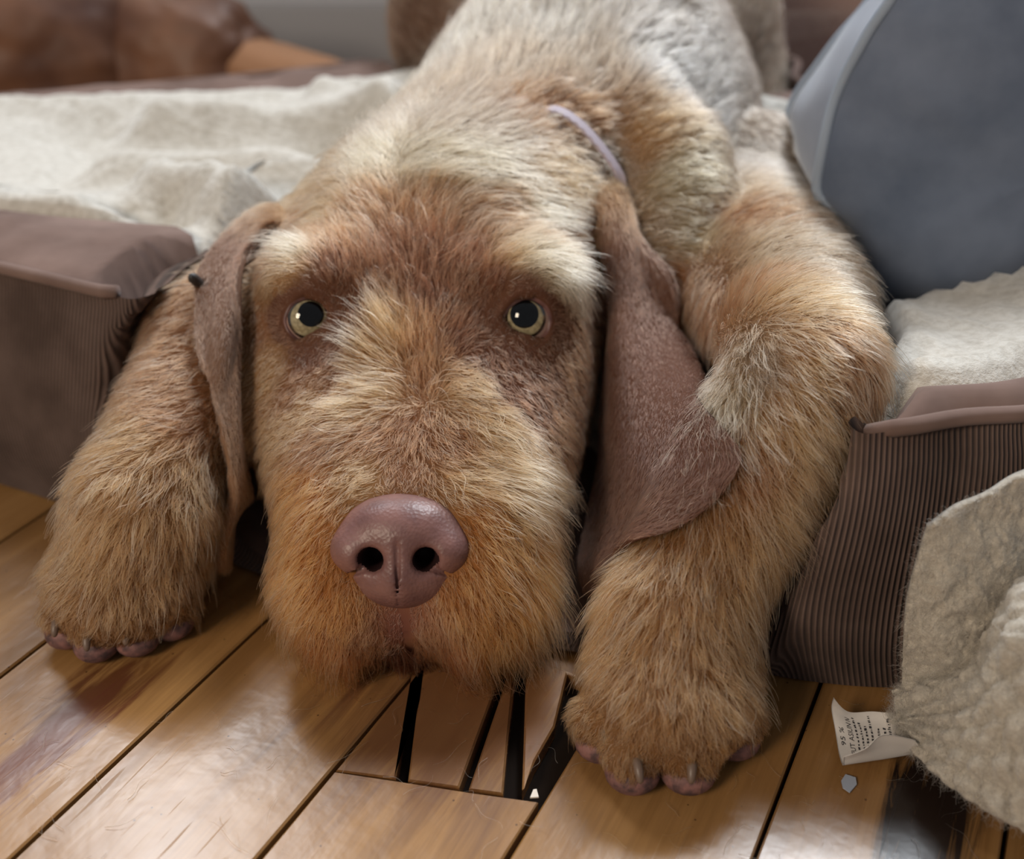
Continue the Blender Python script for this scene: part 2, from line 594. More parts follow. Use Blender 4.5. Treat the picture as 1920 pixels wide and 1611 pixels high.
# ------------------------------------------------------------------ curve / cloth helpers
def catmull(pts, n, closed=False):
    pts = np.asarray(pts, float)
    m = len(pts)
    segs = m if closed else m - 1
    out = []
    for i in range(n):
        t = i / n * segs if closed else i / (n - 1) * segs
        k = min(int(t), segs - 1); f = t - k
        if closed:
            p0, p1, p2, p3 = (pts[(k + j) % m] for j in (-1, 0, 1, 2))
        else:
            p0, p1, p2, p3 = pts[max(k - 1, 0)], pts[k], pts[k + 1], pts[min(k + 2, m - 1)]
        out.append(.5 * ((2 * p1) + (-p0 + p2) * f + (2 * p0 - 5 * p1 + 4 * p2 - p3) * f * f + (-p0 + 3 * p1 - 3 * p2 + p3) * f ** 3))
    return np.array(out)
def arc_resample(pts, n, closed=False):
    q = np.vstack([pts, pts[:1]]) if closed else pts
    d = np.concatenate([[0], np.cumsum(np.linalg.norm(np.diff(q, axis=0), axis=1))])
    t = np.linspace(0, d[-1], n, endpoint=not closed)
    return np.stack([np.interp(t, d, q[:, i]) for i in range(q.shape[1])], 1), d[-1]
def grid_faces(nr, nc, closed_c=False):
    f = []
    for r in range(nr - 1):
        for c in range(nc if closed_c else nc - 1):
            c2 = (c + 1) % nc
            f.append((r * nc + c, r * nc + c2, (r + 1) * nc + c2, (r + 1) * nc + c))
    return f
def tube(name, pts, rad, mat, parent=None, seg=8, closed=False, caps=True):
    pts = np.asarray(pts, float); n = len(pts)
    rad = np.broadcast_to(np.asarray(rad, float), (n,))
    tan = np.gradient(pts, axis=0)
    if closed:
        tan = np.roll(pts, -1, 0) - np.roll(pts, 1, 0)
    tan /= np.linalg.norm(tan, axis=1, keepdims=True) + 1e-9
    up = np.array([0, 0, 1.0]) if abs(tan[0][2]) < .9 else np.array([1.0, 0, 0])
    V = []
    for i in range(n):
        a = np.cross(tan[i], up); a /= np.linalg.norm(a) + 1e-9
        b = np.cross(a, tan[i])
        for k in range(seg):
            th = 2 * math.pi * k / seg
            V.append(pts[i] + rad[i] * (math.cos(th) * a + math.sin(th) * b))
        up = b
    f = grid_faces(n, seg, True)
    if closed:
        f += [((n - 1) * seg + k, (n - 1) * seg + (k + 1) % seg, (k + 1) % seg, k) for k in range(seg)]
    elif caps:
        f += [tuple(range(seg))[::-1], tuple((n - 1) * seg + k for k in range(seg))]
    return mesh_obj(name, V, f, mat, parent)
def fbm(p, sc, oct=3):
    return mnoise.fractal(Vector(p) * sc, .6, 2.0, oct)

# ------------------------------------------------------------------ dog bed
bed = empty('dog_bed', 'brown corduroy dog bed with piped edges and a cream fleece top under the puppy', 'dog bed', (0, .5, 0))
cord = Mat('brown_corduroy', (92, 72, 66), .9, .08, Sheen_Weight=.03)
cn = cord.noise(cord.coord('Object'), 35, 4)
cord.set('Base Color', cord.ramp(cn, [(.3, (76, 58, 52)), (.7, (104, 83, 76))]))
cat_ = cord.n('ShaderNodeAttribute', attribute_name='cord')
wv_ = cord.math('MULTIPLY_ADD', cord.math('SINE', cord.math('MULTIPLY', cat_.outputs['Fac'], 2 * math.pi / .00172)), .5, .5)
cord.set('Normal', cord.bump(wv_, .9, .0007))
cc0 = cord.ramp(cn, [(.3, (84, 68, 61)), (.7, (114, 95, 87))])
cord.set('Base Color', cord.mix(cord.math('MULTIPLY', cord.math('SUBTRACT', 1.0, wv_), .6), cc0, (40, 33, 30)))
cord2 = Mat('paler_brown_corduroy', (112, 92, 86), .88, .1, Sheen_Weight=.08)  # paler corduroy for the top border and the piping
cn = cord2.noise(cord2.coord('Object'), 30, 4)
cord2.set('Base Color', cord2.ramp(cn, [(.3, (96, 77, 70)), (.7, (124, 103, 95))]))
fleece = Mat('cream_fleece', (214, 210, 200), .95, .1, Sheen_Weight=.3)
fn = fleece.noise(fleece.coord('Object'), 260, 4, .7)
fleece.set('Base Color', fleece.ramp(fn, [(.25, (164, 158, 148)), (.6, (196, 192, 184))]))
fleece.set('Normal', fleece.bump(fn, .5, .002))

OUTL = [(-.43, .53), (-.37, .45), (-.30, .405), (-.195, .358), (-.125, .324), (-.07, .302), (.012, .272), (.05, .270), (.085, .255), (.125, .2495), (.17, .256),
        (.26, .305), (.36, .40), (.39, .48), (.34, .555), (.235, .585), (.18, .64), (.16, .74), (.14, .83), (.07, .86), (-.03, .80), (-.085, .72), (-.16, .675), (-.285, .625), (-.39, .60)]
dense = catmull(OUTL, 900, True)
NB = 3000
outl, perim = arc_resample(dense, NB, True)
nrm2 = np.roll(outl, -1, 0) - np.roll(outl, 1, 0)
nrm2 = np.stack([nrm2[:, 1], -nrm2[:, 0]], 1); nrm2 /= np.linalg.norm(nrm2, axis=1, keepdims=True)
cen = np.array([0.0, .52])
if ((outl - cen) * nrm2).sum() < 0: nrm2 = -nrm2
BH = .093
# how low the bed is pressed: scan the puppy's underside on a grid
gx = np.linspace(-.45, .42, 175); gy = np.linspace(.20, .90, 141)
bix = np.clip(((bv[:, 0] + .45) / .87 * 174).round().astype(int), 0, 174)
biy = np.clip(((bv[:, 1] - .20) / .70 * 140).round().astype(int), 0, 140)
low = np.full((175, 141), .2)
np.minimum.at(low, (bix, biy), bv[:, 2])
lowd = low.copy()
for dx in range(-1, 2):
    for dy in range(-1, 2):
        lowd = np.minimum(lowd, np.roll(np.roll(low, dx, 0), dy, 1))
GX, GY = np.meshgrid(gx, gy, indexing='ij')
lowd = np.where((GX > -.105) & (GX < .072) & (GY < .40), np.minimum(lowd, .009), lowd)
lowd = np.where((GX > .105) & (GX < .36) & (GY > .375) & (GY < .55), np.minimum(lowd, .026), lowd)   # weight of the cushion
soft = np.minimum(lowd - .003, .12)
for _ in range(4):                       # cloth sags smoothly around the animal
    av = (np.roll(soft, 1, 0) + np.roll(soft, -1, 0) + np.roll(soft, 1, 1) + np.roll(soft, -1, 1)) / 4
    soft = np.minimum(av, np.minimum(lowd - .003, .12))
def press(x, y, z):
    fx = np.clip((x + .45) / .87 * 174, 0, 173.99); fy = np.clip((y - .20) / .70 * 140, 0, 139.99)
    i, j = int(fx), int(fy); a, b = fx - i, fy - j
    s = (soft[i, j] * (1 - a) + soft[i + 1, j] * a) * (1 - b) + (soft[i, j + 1] * (1 - a) + soft[i + 1, j + 1] * a) * b
    return max(min(z, s), .004)
rim_z = np.array([press(x, y, BH) for x, y in outl])
for _ in range(15):
    rim_z = np.minimum(rim_z, (np.roll(rim_z, 1) + np.roll(rim_z, -1)) / 2 * .5 + rim_z * .5)
for _ in range(90):
    rim_z = (np.roll(rim_z, 1) + np.roll(rim_z, -1)) / 4 + rim_z / 2
hold = BH * np.clip(np.maximum((outl[:, 0] - .082) / .008, (-.124 - outl[:, 0]) / .008), 0, 1)
rim_z = np.maximum(rim_z, hold)
rim_z = (np.roll(rim_z, 4) + np.roll(rim_z, -4) + rim_z) / 3
def clear_of_dog(V, off=.005):
    V = np.asarray(V, np.float32)
    for _ in range(8):
        box_ = (V[:, 0] > -.2) & (V[:, 0] < .24) & (V[:, 1] < .95)
        i = np.where(box_)[0]
        d = DOG(V[i]); m = d < off
        if not m.any(): break
        j = i[m]
        V[j] += DOG.grad(V[j]) * (off - d[m])[:, None]
    V[:, 2] = np.maximum(V[:, 2], .0008)
    return V
# side wall with its cords as geometry (fine on the front, coarser where it is out of sight)
front = (outl[:, 1] < .56) & (outl[:, 1] < .42 + .0 * outl[:, 0])
run = np.arange(NB) * perim / NB
NR = 18
V = []
for r in range(NR):
    t = r / (NR - 1)
    bulge = .006 * math.sin(math.pi * min(t * 1.05, 1)) ** .8
    for i in range(NB):
        wav = fbm((outl[i, 0] * 8, outl[i, 1] * 8, t * .9), 1.6, 2)
        rid = 0
        rid *= min(1, 6 * t, 6 * (1 - t) + .3)
        lean = .016 * t * min(max((abs(outl[i, 0]) - .09) / .04, 0), 1) * (outl[i, 1] < .45)
        q = outl[i] + nrm2[i] * (bulge - lean + rid + .0035 * wav * math.sin(math.pi * t))
        V.append((q[0], q[1], .0012 + t * (rim_z[i] - .0012)))
V = np.array(V, np.float32)
NB3 = np.tile(np.column_stack([-nrm2, np.zeros(NB)]), (NR, 1)).astype(np.float32)
moved = np.zeros(len(V), np.float32)
nearv = (V[:, 1] < .46) & (np.abs(V[:, 0]) < .2)
for _ in range(22):                        # the soft wall gives way behind legs and chin
    i = np.where(nearv)[0]
    m = i[(DOG(V[i]) < .005) & (moved[i] < .052)]
    if not len(m): break
    V[m] += NB3[m] * .0025; moved[m] += .0025
mv = moved.reshape(NR, NB)
V0 = V - NB3 * moved[:, None]
for _ in range(30): mv = np.maximum(mv, (np.roll(mv, 1, 1) + np.roll(mv, -1, 1)) / 2)
V = clear_of_dog(V0 + NB3 * mv.reshape(-1)[:, None], .0060)
V[:, 2] = np.minimum(V[:, 2], np.maximum(np.tile(rim_z, NR), .02) + .001)
sp_ = adopt(mesh_obj('side_panel', V, grid_faces(NR, NB, True), cord.m), bed)
ca = sp_.data.attributes.new('cord', 'FLOAT', 'POINT')
tt_ = np.repeat(np.linspace(0, 1, NR), NB)
ca.data.foreach_set('value', (np.tile(run, NR) + .010 * tt_ + .003 * np.sin(tt_ * 5)).astype(np.float32))
# piping
TOPROW = V.reshape(NR, NB, 3)[-1].astype(float)
LEAN = 0 * np.clip((np.abs(outl[:, 0]) - .09) / .04, 0, 1) * (outl[:, 1] < .45)
outl = TOPROW[:, :2].copy(); rim_z = TOPROW[:, 2].copy()
pp = np.column_stack([outl[::8] + nrm2[::8] * .001, rim_z[::8] + .001])
pp = clear_of_dog(pp, .0065).astype(float)
for _ in range(3): pp = (np.roll(pp, 1, 0) + np.roll(pp, -1, 0)) / 4 + pp / 2
pp = clear_of_dog(pp, .0080).astype(float)
gone = (pp[:, 1] < .44) & (pp[:, 0] > -.136) & (pp[:, 0] < .086)      # the stretch squashed flat under the puppy
best = (0, 0)
for k0 in np.where(gone & ~np.roll(gone, -1))[0]:
    ln_k = int(np.argmax(np.roll(gone, -(k0 + 1))))
    best = max(best, (ln_k, int(k0) + 1))
pp = np.roll(pp, -best[1], 0)[:best[0]]
pipe_ = adopt(tube('piping', pp, .0026, cord2.m, None, 8, False), bed)
def clear_mesh(o, off):
    co = np.empty(len(o.data.vertices) * 3, np.float32); o.data.vertices.foreach_get('co', co)
    o.data.vertices.foreach_set('co', clear_of_dog(co.reshape(-1, 3), off).ravel()); o.data.update()
clear_mesh(pipe_, .0035)
clear_mesh(sp_, .0030)
# corduroy border and fleece top as rings running inwards
NT_ = 600
ol2 = outl[::5]; rz2 = rim_z[::5]; nr2 = nrm2[::5]
inset = np.interp(np.arctan2(ol2[:, 1] - .5, ol2[:, 0]), [-math.pi, -2.6, -2.4, -2.22, -2.05, -1.3, -1.15, -1.0, -.6, 0, 1, math.pi],
                  [.06, .066, .046, .018, .11, .11, .02, .016, .018, .03, .045, .05])
def ring_pts(t):
    return ol2 + (cen - ol2) * t[:, None]
dist_c = np.linalg.norm(ol2 - cen, axis=1)
rows = []
NBR = 10
V = []
for r in range(NBR):
    f = r / (NBR - 1)
    q = ring_pts(inset * f / dist_c * 1.15)
    for i in range(NT_):
        puff = .006 * math.sin(math.pi * f) + .004 * fbm((q[i, 0], q[i, 1], 3), 28, 2) * math.sin(math.pi * f)
        z = press(q[i, 0], q[i, 1], max(rz2[i], .0) * (1 - f) + (BH - .001) * f + puff)
        V.append((q[i, 0], q[i, 1], z))
adopt(mesh_obj('top_border', clear_of_dog(V), grid_faces(NBR, NT_, True), cord2.m), bed)
NFR = 46
V = []
FOLDS = [((-.16, .47), (-.09, .43), .012, .010), ((-.20, .52), (-.07, .50), .014, .009), ((-.19, .57), (-.05, .56), .016, .010),
         ((-.12, .405), (-.15, .44), .010, -.008), ((-.10, .60), (-.03, .53), .018, .012), ((-.17, .44), (-.13, .41), .008, -.010), ((.116, .47), (.128, .55), .016, .022)]
def fold_z(x, y):
    z = 0
    for (a, b, w, h) in FOLDS:
        a, b = np.array(a), np.array(b); p = np.array([x, y])
        t = np.clip((p - a) @ (b - a) / ((b - a) @ (b - a)), 0, 1)
        d = np.linalg.norm(p - a - t * (b - a))
        z += 1.7 * h * math.exp(-(d / w) ** 2)
    return z
for r in range(NFR):
    f = (r / (NFR - 1))
    t0 = inset * 1.15 / dist_c * .985
    q = ring_pts(t0 + (1 - t0) * f)
    for i in range(NT_):
        x, y = q[i]
        edge = min(1, r / 3.0)
        puff = .0035 + .010 * min(1, r / 2.0) + edge * (fold_z(x, y) + .007 * fbm((x, y, 0), 11, 3) + .0016 * fbm((x, y, 5), 90, 2)) - .022 * min(1, f * 2.2)
        z = press(x, y, BH - .004 + puff)
        if r == 0: z -= .004
        V.append((x, y, z))
V = clear_of_dog(V)
adopt(mesh_obj('fleece_top', V, grid_faces(NFR, NT_, True), fleece.m), bed)
FL_V = np.array(V).reshape(NFR, NT_, 3)

# ------------------------------------------------------------------ materials of the puppy
skin = Mat('coat_underlayer', (120, 86, 62), .8, .15)
at = skin.n('ShaderNodeAttribute', attribute_name='tint'); skin.set('Base Color', at.outputs['Color'])
hair = bpy.data.materials.new('wiry_fur'); hair.use_nodes = True
nt = hair.node_tree; nt.nodes.clear()
ho = nt.nodes.new('ShaderNodeOutputMaterial')
hb = nt.nodes.new('ShaderNodeBsdfHairPrincipled')
hb.parametrization = 'COLOR'
ha = nt.nodes.new('ShaderNodeAttribute'); ha.attribute_name = 'tint'
nt.links.new(ha.outputs['Color'], hb.inputs['Color'])
hb.inputs['Roughness'].default_value = .42
hb.inputs['Radial Roughness'].default_value = .55
hb.inputs['IOR'].default_value = 1.45
nt.links.new(hb.outputs[0], ho.inputs['Surface'])

# flow, length and colour of the coat at places on the puppy: (u, v) names the place, (du, dv) the lie of the hair there
T_ = (182, 124, 84); PL = (240, 214, 176); GF = (202, 174, 148); BR = (148, 95, 68); OR = (226, 148, 80); DK = (104, 58, 40); PW = (190, 136, 86)
LB = (216, 163, 111)
CT = [
 # forehead and crown, pale tufts with highlights painted into the tint
 (800, 560, -.1, -1, 7, .35, BR), (790, 470, 0, -1, 9, .4, BR), (720, 480, -.3, -1, 9, .4, BR), (880, 480, .5, -.8, 9, .4, BR),
 (800, 380, .3, -.8, 10, .4, T_), (680, 380, -.6, -.7, 10, .4, T_), (930, 380, .9, .1, 10, .4, T_), (800, 300, .8, .3, 12, .45, PL),
 (700, 300, -.5, -.6, 11, .4, PL), (900, 300, .9, .45, 12, .45, PL), (620, 380, -.7, .4, 9, .4, LB), (1020, 400, 1, .2, 12, .4, PL),
 (830, 220, .7, -.6, 10, .5, GF), (930, 240, .8, -.4, 10, .5, GF), (740, 230, -.5, -.8, 10, .5, GF), (1050, 330, 1, .2, 9, .4, LB),
 (560, 420, -.7, .5, 9, .35, T_), (600, 330, -.6, .5, 9, .35, LB),
 # brows, paler tufts with some backlight painted in
 (552, 462, -.9, -.2, 11, .6, PL), (540, 500, -.9, .3, 8, .5, LB), (620, 490, -.3, -.9, 7, .4, BR), (600, 440, -.5, -.7, 8, .4, T_), (650, 440, -.4, -.8, 9, .4, T_), (505, 440, -.7, .5, 7, .4, T_), (500, 490, -.7, .5, 6, .4, T_), (1000, 478, .9, .35, 11, .5, PL), (1075, 535, .7, .7, 12, .55, PL), (1040, 500, .8, .5, 12, .55, PL), (1090, 450, .9, .3, 8, .35, T_), (1115, 540, .6, .8, 7, .35, BR), (1040, 440, .9, .2, 8, .4, T_),
 (960, 480, .7, .1, 9, .45, LB), (930, 520, .4, -.5, 6, .3, BR), (1100, 480, .8, .4, 8, .4, T_), (500, 540, -.6, .6, 6, .4, LB),
 # around the eyes
 (580, 540, -.4, -.5, 3, .2, BR), (640, 580, -.1, -1, 4, .25, BR), (520, 610, -.6, .7, 3.5, .25, T_), (580, 665, -.3, 1, 3, .2, BR), (640, 650, -.3, .8, 4, .25, BR),
 (985, 540, .4, -.4, 3, .2, BR), (920, 600, .2, -.9, 3.5, .2, BR), (1050, 610, .6, .7, 4, .25, BR), (985, 670, .2, 1, 3.5, .2, BR), (900, 660, .3, .8, 4, .25, BR),
 # whorl on the bridge of the muzzle
 (795, 640, -.1, -1, 9, .6, T_), (730, 620, -.5, -.9, 12, .55, LB), (690, 660, -.8, -.5, 12, .55, LB), (860, 640, .5, -.7, 7, .4, BR),
 (795, 710, 0, -.4, 7, .5, T_), (720, 720, -.9, .1, 11, .5, LB), (660, 760, -.9, .4, 11, .5, LB), (870, 720, .7, .6, 12, .55, LB), (920, 790, .6, .8, 13, .55, LB),
 (770, 800, -.1, 1, 7, .35, T_), (700, 820, -.5, .8, 8, .4, T_), (840, 830, .5, .8, 8, .4, T_), (750, 880, 0, 1, 4, .25, T_), (680, 890, -.4, .6, 6, .4, LB),
 (600, 830, -.5, .8, 8, .4, T_), (890, 880, .9, .35, 11, .5, LB), (950, 900, .9, .4, 13, .5, LB), (980, 940, .8, .6, 12, .5, LB),
 # cheeks
 (500, 700, -.6, .8, 4, .4, LB), (520, 800, -.7, .7, 4.5, .5, LB), (540, 740, -.5, .9, 4, .35, T_), (620, 720, -.4, .9, 4.5, .35, T_), (580, 760, -.5, .8, 4, .35, LB), (1080, 700, .6, .7, 4.5, .4, T_),
 (1000, 760, .4, .9, 5, .3, BR), (1060, 820, .7, .6, 6, .45, T_), (960, 720, .4, .9, 4.5, .25, BR), (1090, 640, .5, .8, 4.5, .4, T_), (1020, 690, .4, .9, 4, .3, BR), (1040, 920, .8, .5, 11, .5, LB),
 # muzzle sides and beard
 (560, 920, -.5, .8, 7, .4, OR), (560, 1020, -.4, .9, 7, .4, OR), (570, 1110, -.6, .8, 10, .5, OR), (540, 1180, -.6, .8, 14, .5, OR), (630, 1150, -.2, 1, 6, .3, OR),
 (620, 1240, -.2, 1, 12, .4, OR), (690, 1200, 0, 1, 4, .25, (214, 150, 106)), (690, 1260, 0, 1, 9, .4, (200, 130, 80)), (750, 1180, 0, 1, 2, .2, (190, 120, 100)), (800, 1200, .1, 1, 4, .25, (214, 150, 106)),
 (840, 1250, .1, 1, 9, .4, (205, 132, 76)), (900, 1150, .4, .9, 8, .35, OR), (950, 1060, .6, .8, 9, .4, OR), (1010, 1100, .7, .7, 14, .5, OR), (960, 1200, .5, .9, 14, .45, OR),
 (1020, 1000, .8, .6, 12, .5, OR), (930, 980, .5, .8, 8, .4, OR), (900, 1230, .2, 1, 16, .4, OR), (560, 1225, -.4, 1, 17, .5, OR), (640, 1225, -.1, 1, 15, .4, (196, 120, 66)), (850, 1225, .1, 1, 15, .4, (190, 112, 62)), (980, 1190, .5, .9, 17, .5, OR), (745, 1225, 0, 1, 12, .5, DK), (775, 1230, .1, 1, 14, .5, DK), (715, 1228, 0, 1, 12, .5, DK),
 # neck and back, backlight painted in as pale greyish hair
 (700, 180, -.7, -.6, 9, .4, GF), (800, 120, -.3, -.9, 9, .4, GF), (960, 120, .2, -1, 10, .4, GF), (1100, 120, .4, -.9, 9, .4, GF), (1040, 40, .2, -1, 10, .5, (214, 200, 184)),
 (900, 40, -.2, -1, 9, .4, (208, 190, 168)), (800, 60, -.3, -1, 8, .35, (150, 108, 82)), (780, 90, -.3, -1, 8, .35, (150, 108, 82)), (1250, 120, .7, -.7, 8, .35, (206, 194, 182)), (1350, 200, .8, -.5, 8, .35, (206, 194, 182)), (1000, 200, .7, -.6, 9, .4, T_), (1100, 210, .9, -.3, 9, .4, T_),
 (1200, 260, 1, -.2, 8, .35, LB), (1280, 330, 1, 0, 7, .3, (200, 174, 132)), (1290, 430, 1, .1, 7, .3, (196, 168, 128)), (1220, 450, 1, .1, 7, .3, (176, 144, 112)), (1150, 300, .9, .1, 7, .3, GF),
 (1260, 530, .8, .5, 7, .3, T_), (1390, 60, .3, -1, 7, .35, GF), (1400, 250, .5, .8, 7, .3, GF),
 # shoulder and foreleg
 (1390, 400, .7, .7, 8, .35, T_), (1450, 480, .9, .4, 9, .35, (196, 160, 124)), (1400, 540, .9, .3, 9, .35, T_), (1520, 560, .8, .5, 9, .35, LB), (1330, 600, .8, .4, 8, .35, T_),
 (1580, 640, .5, .8, 9, .4, T_), (1600, 690, .2, 1, 9, .4, T_), (1420, 690, .7, .7, 10, .6, GF), (1520, 680, .7, .6, 10, .55, LB), (1380, 740, .5, .9, 11, .55, (206, 180, 148)), (1480, 780, .5, .9, 11, .5, LB),
 (1500, 850, .6, .8, 11, .5, LB), (1420, 880, .3, 1, 10, .4, T_), (1460, 960, .6, .8, 11, .5, LB), (1380, 1000, .1, 1, 9, .35, PW), (1300, 1080, -.1, 1, 9, .35, PW), (1400, 1120, .2, 1, 9, .4, PW),
 (1250, 1180, -.2, 1, 9, .35, PW), (1200, 1160, -.3, 1, 9, .35, PW), (1350, 1220, .3, 1, 9, .4, PW), (1160, 1280, -.4, .9, 9, .4, PW), (1260, 1290, 0, 1, 8, .4, PW), (1390, 1310, .5, .9, 9, .4, PW),
 (1180, 1390, -.1, 1, 7, .35, PW), (1280, 1390, .2, 1, 7, .35, PW), (1400, 1370, .6, .6, 8, .4, PW), (1110, 1360, -.5, .8, 9, .4, PW),
 # other foreleg
 (350, 570, -.6, .8, 7, .35, T_), (300, 680, -.8, .6, 8, .35, T_), (330, 760, -.8, .6, 8, .35, T_), (240, 820, -.6, .8, 8, .35, PW), (300, 900, -.5, .85, 8, .35, PW), (200, 960, -.4, .9, 9, .4, LB),
 (280, 1020, -.2, 1, 9, .35, PW), (360, 1000, .2, 1, 10, .4, PW), (180, 1060, -.4, .9, 9, .4, LB), (260, 1110, 0, 1, 9, .35, PW), (340, 1120, .2, 1, 11, .4, PW), (130, 1130, -.5, .8, 8, .4, PW), (180, 1170, -.2, 1, 7, .35, PW), (260, 1180, .1, 1, 7, .35, PW), (330, 1170, .2, 1, 9, .4, PW),
]
cpos, cdir, clen, clift, ccol = [], [], [], [], []
right = np.array([1., 0, 0]); upv = np.array([0, sp, cp])
for (u, v, du, dv, L, lf, col) in CT:
    q, ok = DOG.cast(u, v)
    if not ok: continue
    cpos.append(q); d = right * du - upv * dv
    g = DOG.grad(np.asarray(q, np.float32)[None])[0]
    d = d - g * (d @ g); d /= np.linalg.norm(d) + 1e-6
    cdir.append(d); clen.append(L * .001); clift.append(lf); ccol.append(lin(col))
cpos, cdir, clen, clift, ccol = map(lambda a: np.array(a, np.float32), (cpos, cdir, clen, clift, ccol))
def field(p):
    out_d = np.empty((len(p), 3), np.float32); out_l = np.empty(len(p), np.float32); out_f = np.empty(len(p), np.float32); out_c = np.empty((len(p), 3), np.float32)
    for s in range(0, len(p), 20000):
        q = p[s:s + 20000]
        d2 = ((q[:, None, :] - cpos[None]) ** 2).sum(-1)
        w = 1.0 / (d2 + 6e-6) ** 2
        w /= w.sum(1, keepdims=True)
        out_d[s:s + 20000] = w @ cdir; out_l[s:s + 20000] = w @ clen; out_f[s:s + 20000] = w @ clift; out_c[s:s + 20000] = (w @ ccol) * .56
    return out_d, out_l, out_f, out_c
def set_tint(me, cols):
    a = me.attributes.new('tint', 'FLOAT_COLOR', 'POINT')
    a.data.foreach_set('color', np.column_stack([cols, np.ones(len(cols))]).astype(np.float32).ravel())

dog = empty('puppy', 'wire-haired tan puppy lying with its chin on the wooden floor and paws either side', 'dog', (0, .3, 0))
body = adopt(mesh_obj('body', bv, bf, skin.m), dog)
_, _, _, bcol = field(bv)
set_tint(body.data, bcol * .50)

# ears: rows run from the root of the ear to its tip, columns across it
def ear(name, rows, thick, cols_rgb, fold=None):
    g = np.array([[P(*c) for c in r] for r in rows])
    nr, nc = 44, 22
    a = np.array([catmull(g[:, j], nr) for j in range(g.shape[1])])      # cols x nr
    s = np.array([catmull(a[:, i], nc) for i in range(nr)])              # nr x nc
    pts = s.reshape(-1, 3).astype(np.float32)
    for _ in range(6):
        d = DOG(pts)
        m = d < .0045
        if not m.any(): break
        gr = DOG.grad(pts[m])
        pts[m] += gr * ((.0045 - d[m]) * np.repeat(np.clip((np.arange(nr) - 2) / 5, 0, 1), nc)[m])[:, None] * .9
    s = pts.reshape(nr, nc, 3).astype(float)
    for _ in range(3):
        s[1:-1, 1:-1] = s[1:-1, 1:-1] * .5 + (s[:-2, 1:-1] + s[2:, 1:-1] + s[1:-1, :-2] + s[1:-1, 2:]) * .125
    du = np.gradient(s, axis=0); dv = np.gradient(s, axis=1)
    n = np.cross(du, dv); n /= np.linalg.norm(n, axis=2, keepdims=True) + 1e-9
    if n.mean((0, 1))[1] > 0: n = -n
    prof = np.sin(np.linspace(0, math.pi, nc)) ** .35
    th = thick * prof[None, :] * np.linspace(1.4, .9, nr)[:, None]
    F_ = s + n * th[..., None] * .5; B_ = s - n * th[..., None] * .5
    V = np.concatenate([F_.reshape(-1, 3), B_.reshape(-1, 3)])
    f = grid_faces(nr, nc)
    k = nr * nc
    f2 = [tuple(k + i for i in q[::-1]) for q in f]
    rim = [(i, i + 1, k + i + 1, k + i) for i in range(nc - 1)] + [((nr - 1) * nc + i + 1, (nr - 1) * nc + i, k + (nr - 1) * nc + i, k + (nr - 1) * nc + i + 1) for i in range(nc - 1)]
    rim += [((i + 1) * nc, i * nc, k + i * nc, k + (i + 1) * nc) for i in range(nr - 1)] + [(i * nc + nc - 1, (i + 1) * nc + nc - 1, k + (i + 1) * nc + nc - 1, k + i * nc + nc - 1) for i in range(nr - 1)]
    o = adopt(mesh_obj(name, V, f + f2 + rim, skin.m), dog)
    o.data.validate()
    bm = bmesh.new(); bm.from_mesh(o.data); bmesh.ops.recalc_face_normals(bm, faces=bm.faces[:]); bm.to_mesh(o.data); bm.free()
    # colours given at grid spots
    t = np.linspace(0, 1, nr)
    ck = np.array([lin(c) for c in cols_rgb])
    col = np.stack([np.interp(t, np.linspace(0, 1, len(ck)), ck[:, i]) for i in range(3)], 1)
    cc = np.repeat(col[:, None], nc, 1).reshape(-1, 3)
    set_tint(o.data, np.concatenate([cc, cc]) * .55)
    return o, F_, n, du, cc.reshape(nr, nc, 3)
ER = [[(1066, 372, .408), (1124, 338, .408), (1162, 348, .420), (1190, 385, .430)],
      [(1098, 436, .390), (1156, 420, .380), (1194, 430, .390), (1240, 475, .408)],
      [(1128, 560, .375), (1165, 560, .358), (1208, 560, .362), (1258, 570, .382)],
      [(1133, 680, .357), (1166, 680, .336), (1228, 680, .332), (1308, 672, .334)],
      [(1128, 800, .340), (1165, 800, .313), (1252, 800, .292), (1366, 800, .273)],
      [(1120, 885, .330), (1160, 890, .300), (1255, 885, .272), (1388, 866, .255)],
      [(1102, 970, .308), (1148, 980, .290), (1232, 965, .265), (1328, 955, .250)],
      [(1086, 1050, .290), (1122, 1062, .279), (1180, 1055, .264), (1240, 1036, .252)],
      [(1096, 1092, .282), (1112, 1108, .276), (1138, 1110, .270), (1170, 1096, .262)]]
EL = [[(520, 385, .412), (530, 395, .405), (545, 410, .395)],
      [(447, 438, .396), (472, 446, .378), (503, 462, .376)],
      [(394, 528, .366), (434, 530, .352), (478, 540, .366)],
      [(377, 612, .344), (424, 620, .330), (470, 630, .352)],
      [(369, 710, .330), (414, 720, .316), (464, 720, .338)],
      [(371, 800, .320), (409, 810, .307), (452, 810, .326)],
      [(379, 900, .311), (408, 900, .298), (442, 892, .313)],
      [(387, 990, .303), (411, 990, .292), (437, 982, .303)],
      [(402, 1056, .298), (416, 1070, .291), (430, 1052, .297)]]
ear_r, erF, erN, erD, erC = ear('ear', ER, .0030, [(170, 130, 90), (124, 88, 70), (116, 80, 64), (112, 77, 62), (108, 74, 60), (104, 70, 56), (108, 72, 56)])
ear_l, elF, elN, elD, elC = ear('ear', EL, .0030, [(160, 124, 92), (128, 94, 76), (132, 98, 78), (140, 106, 84), (150, 114, 88), (160, 120, 90), (176, 128, 88)])
EAR_PTS = np.concatenate([erF.reshape(-1, 3), elF.reshape(-1, 3)])

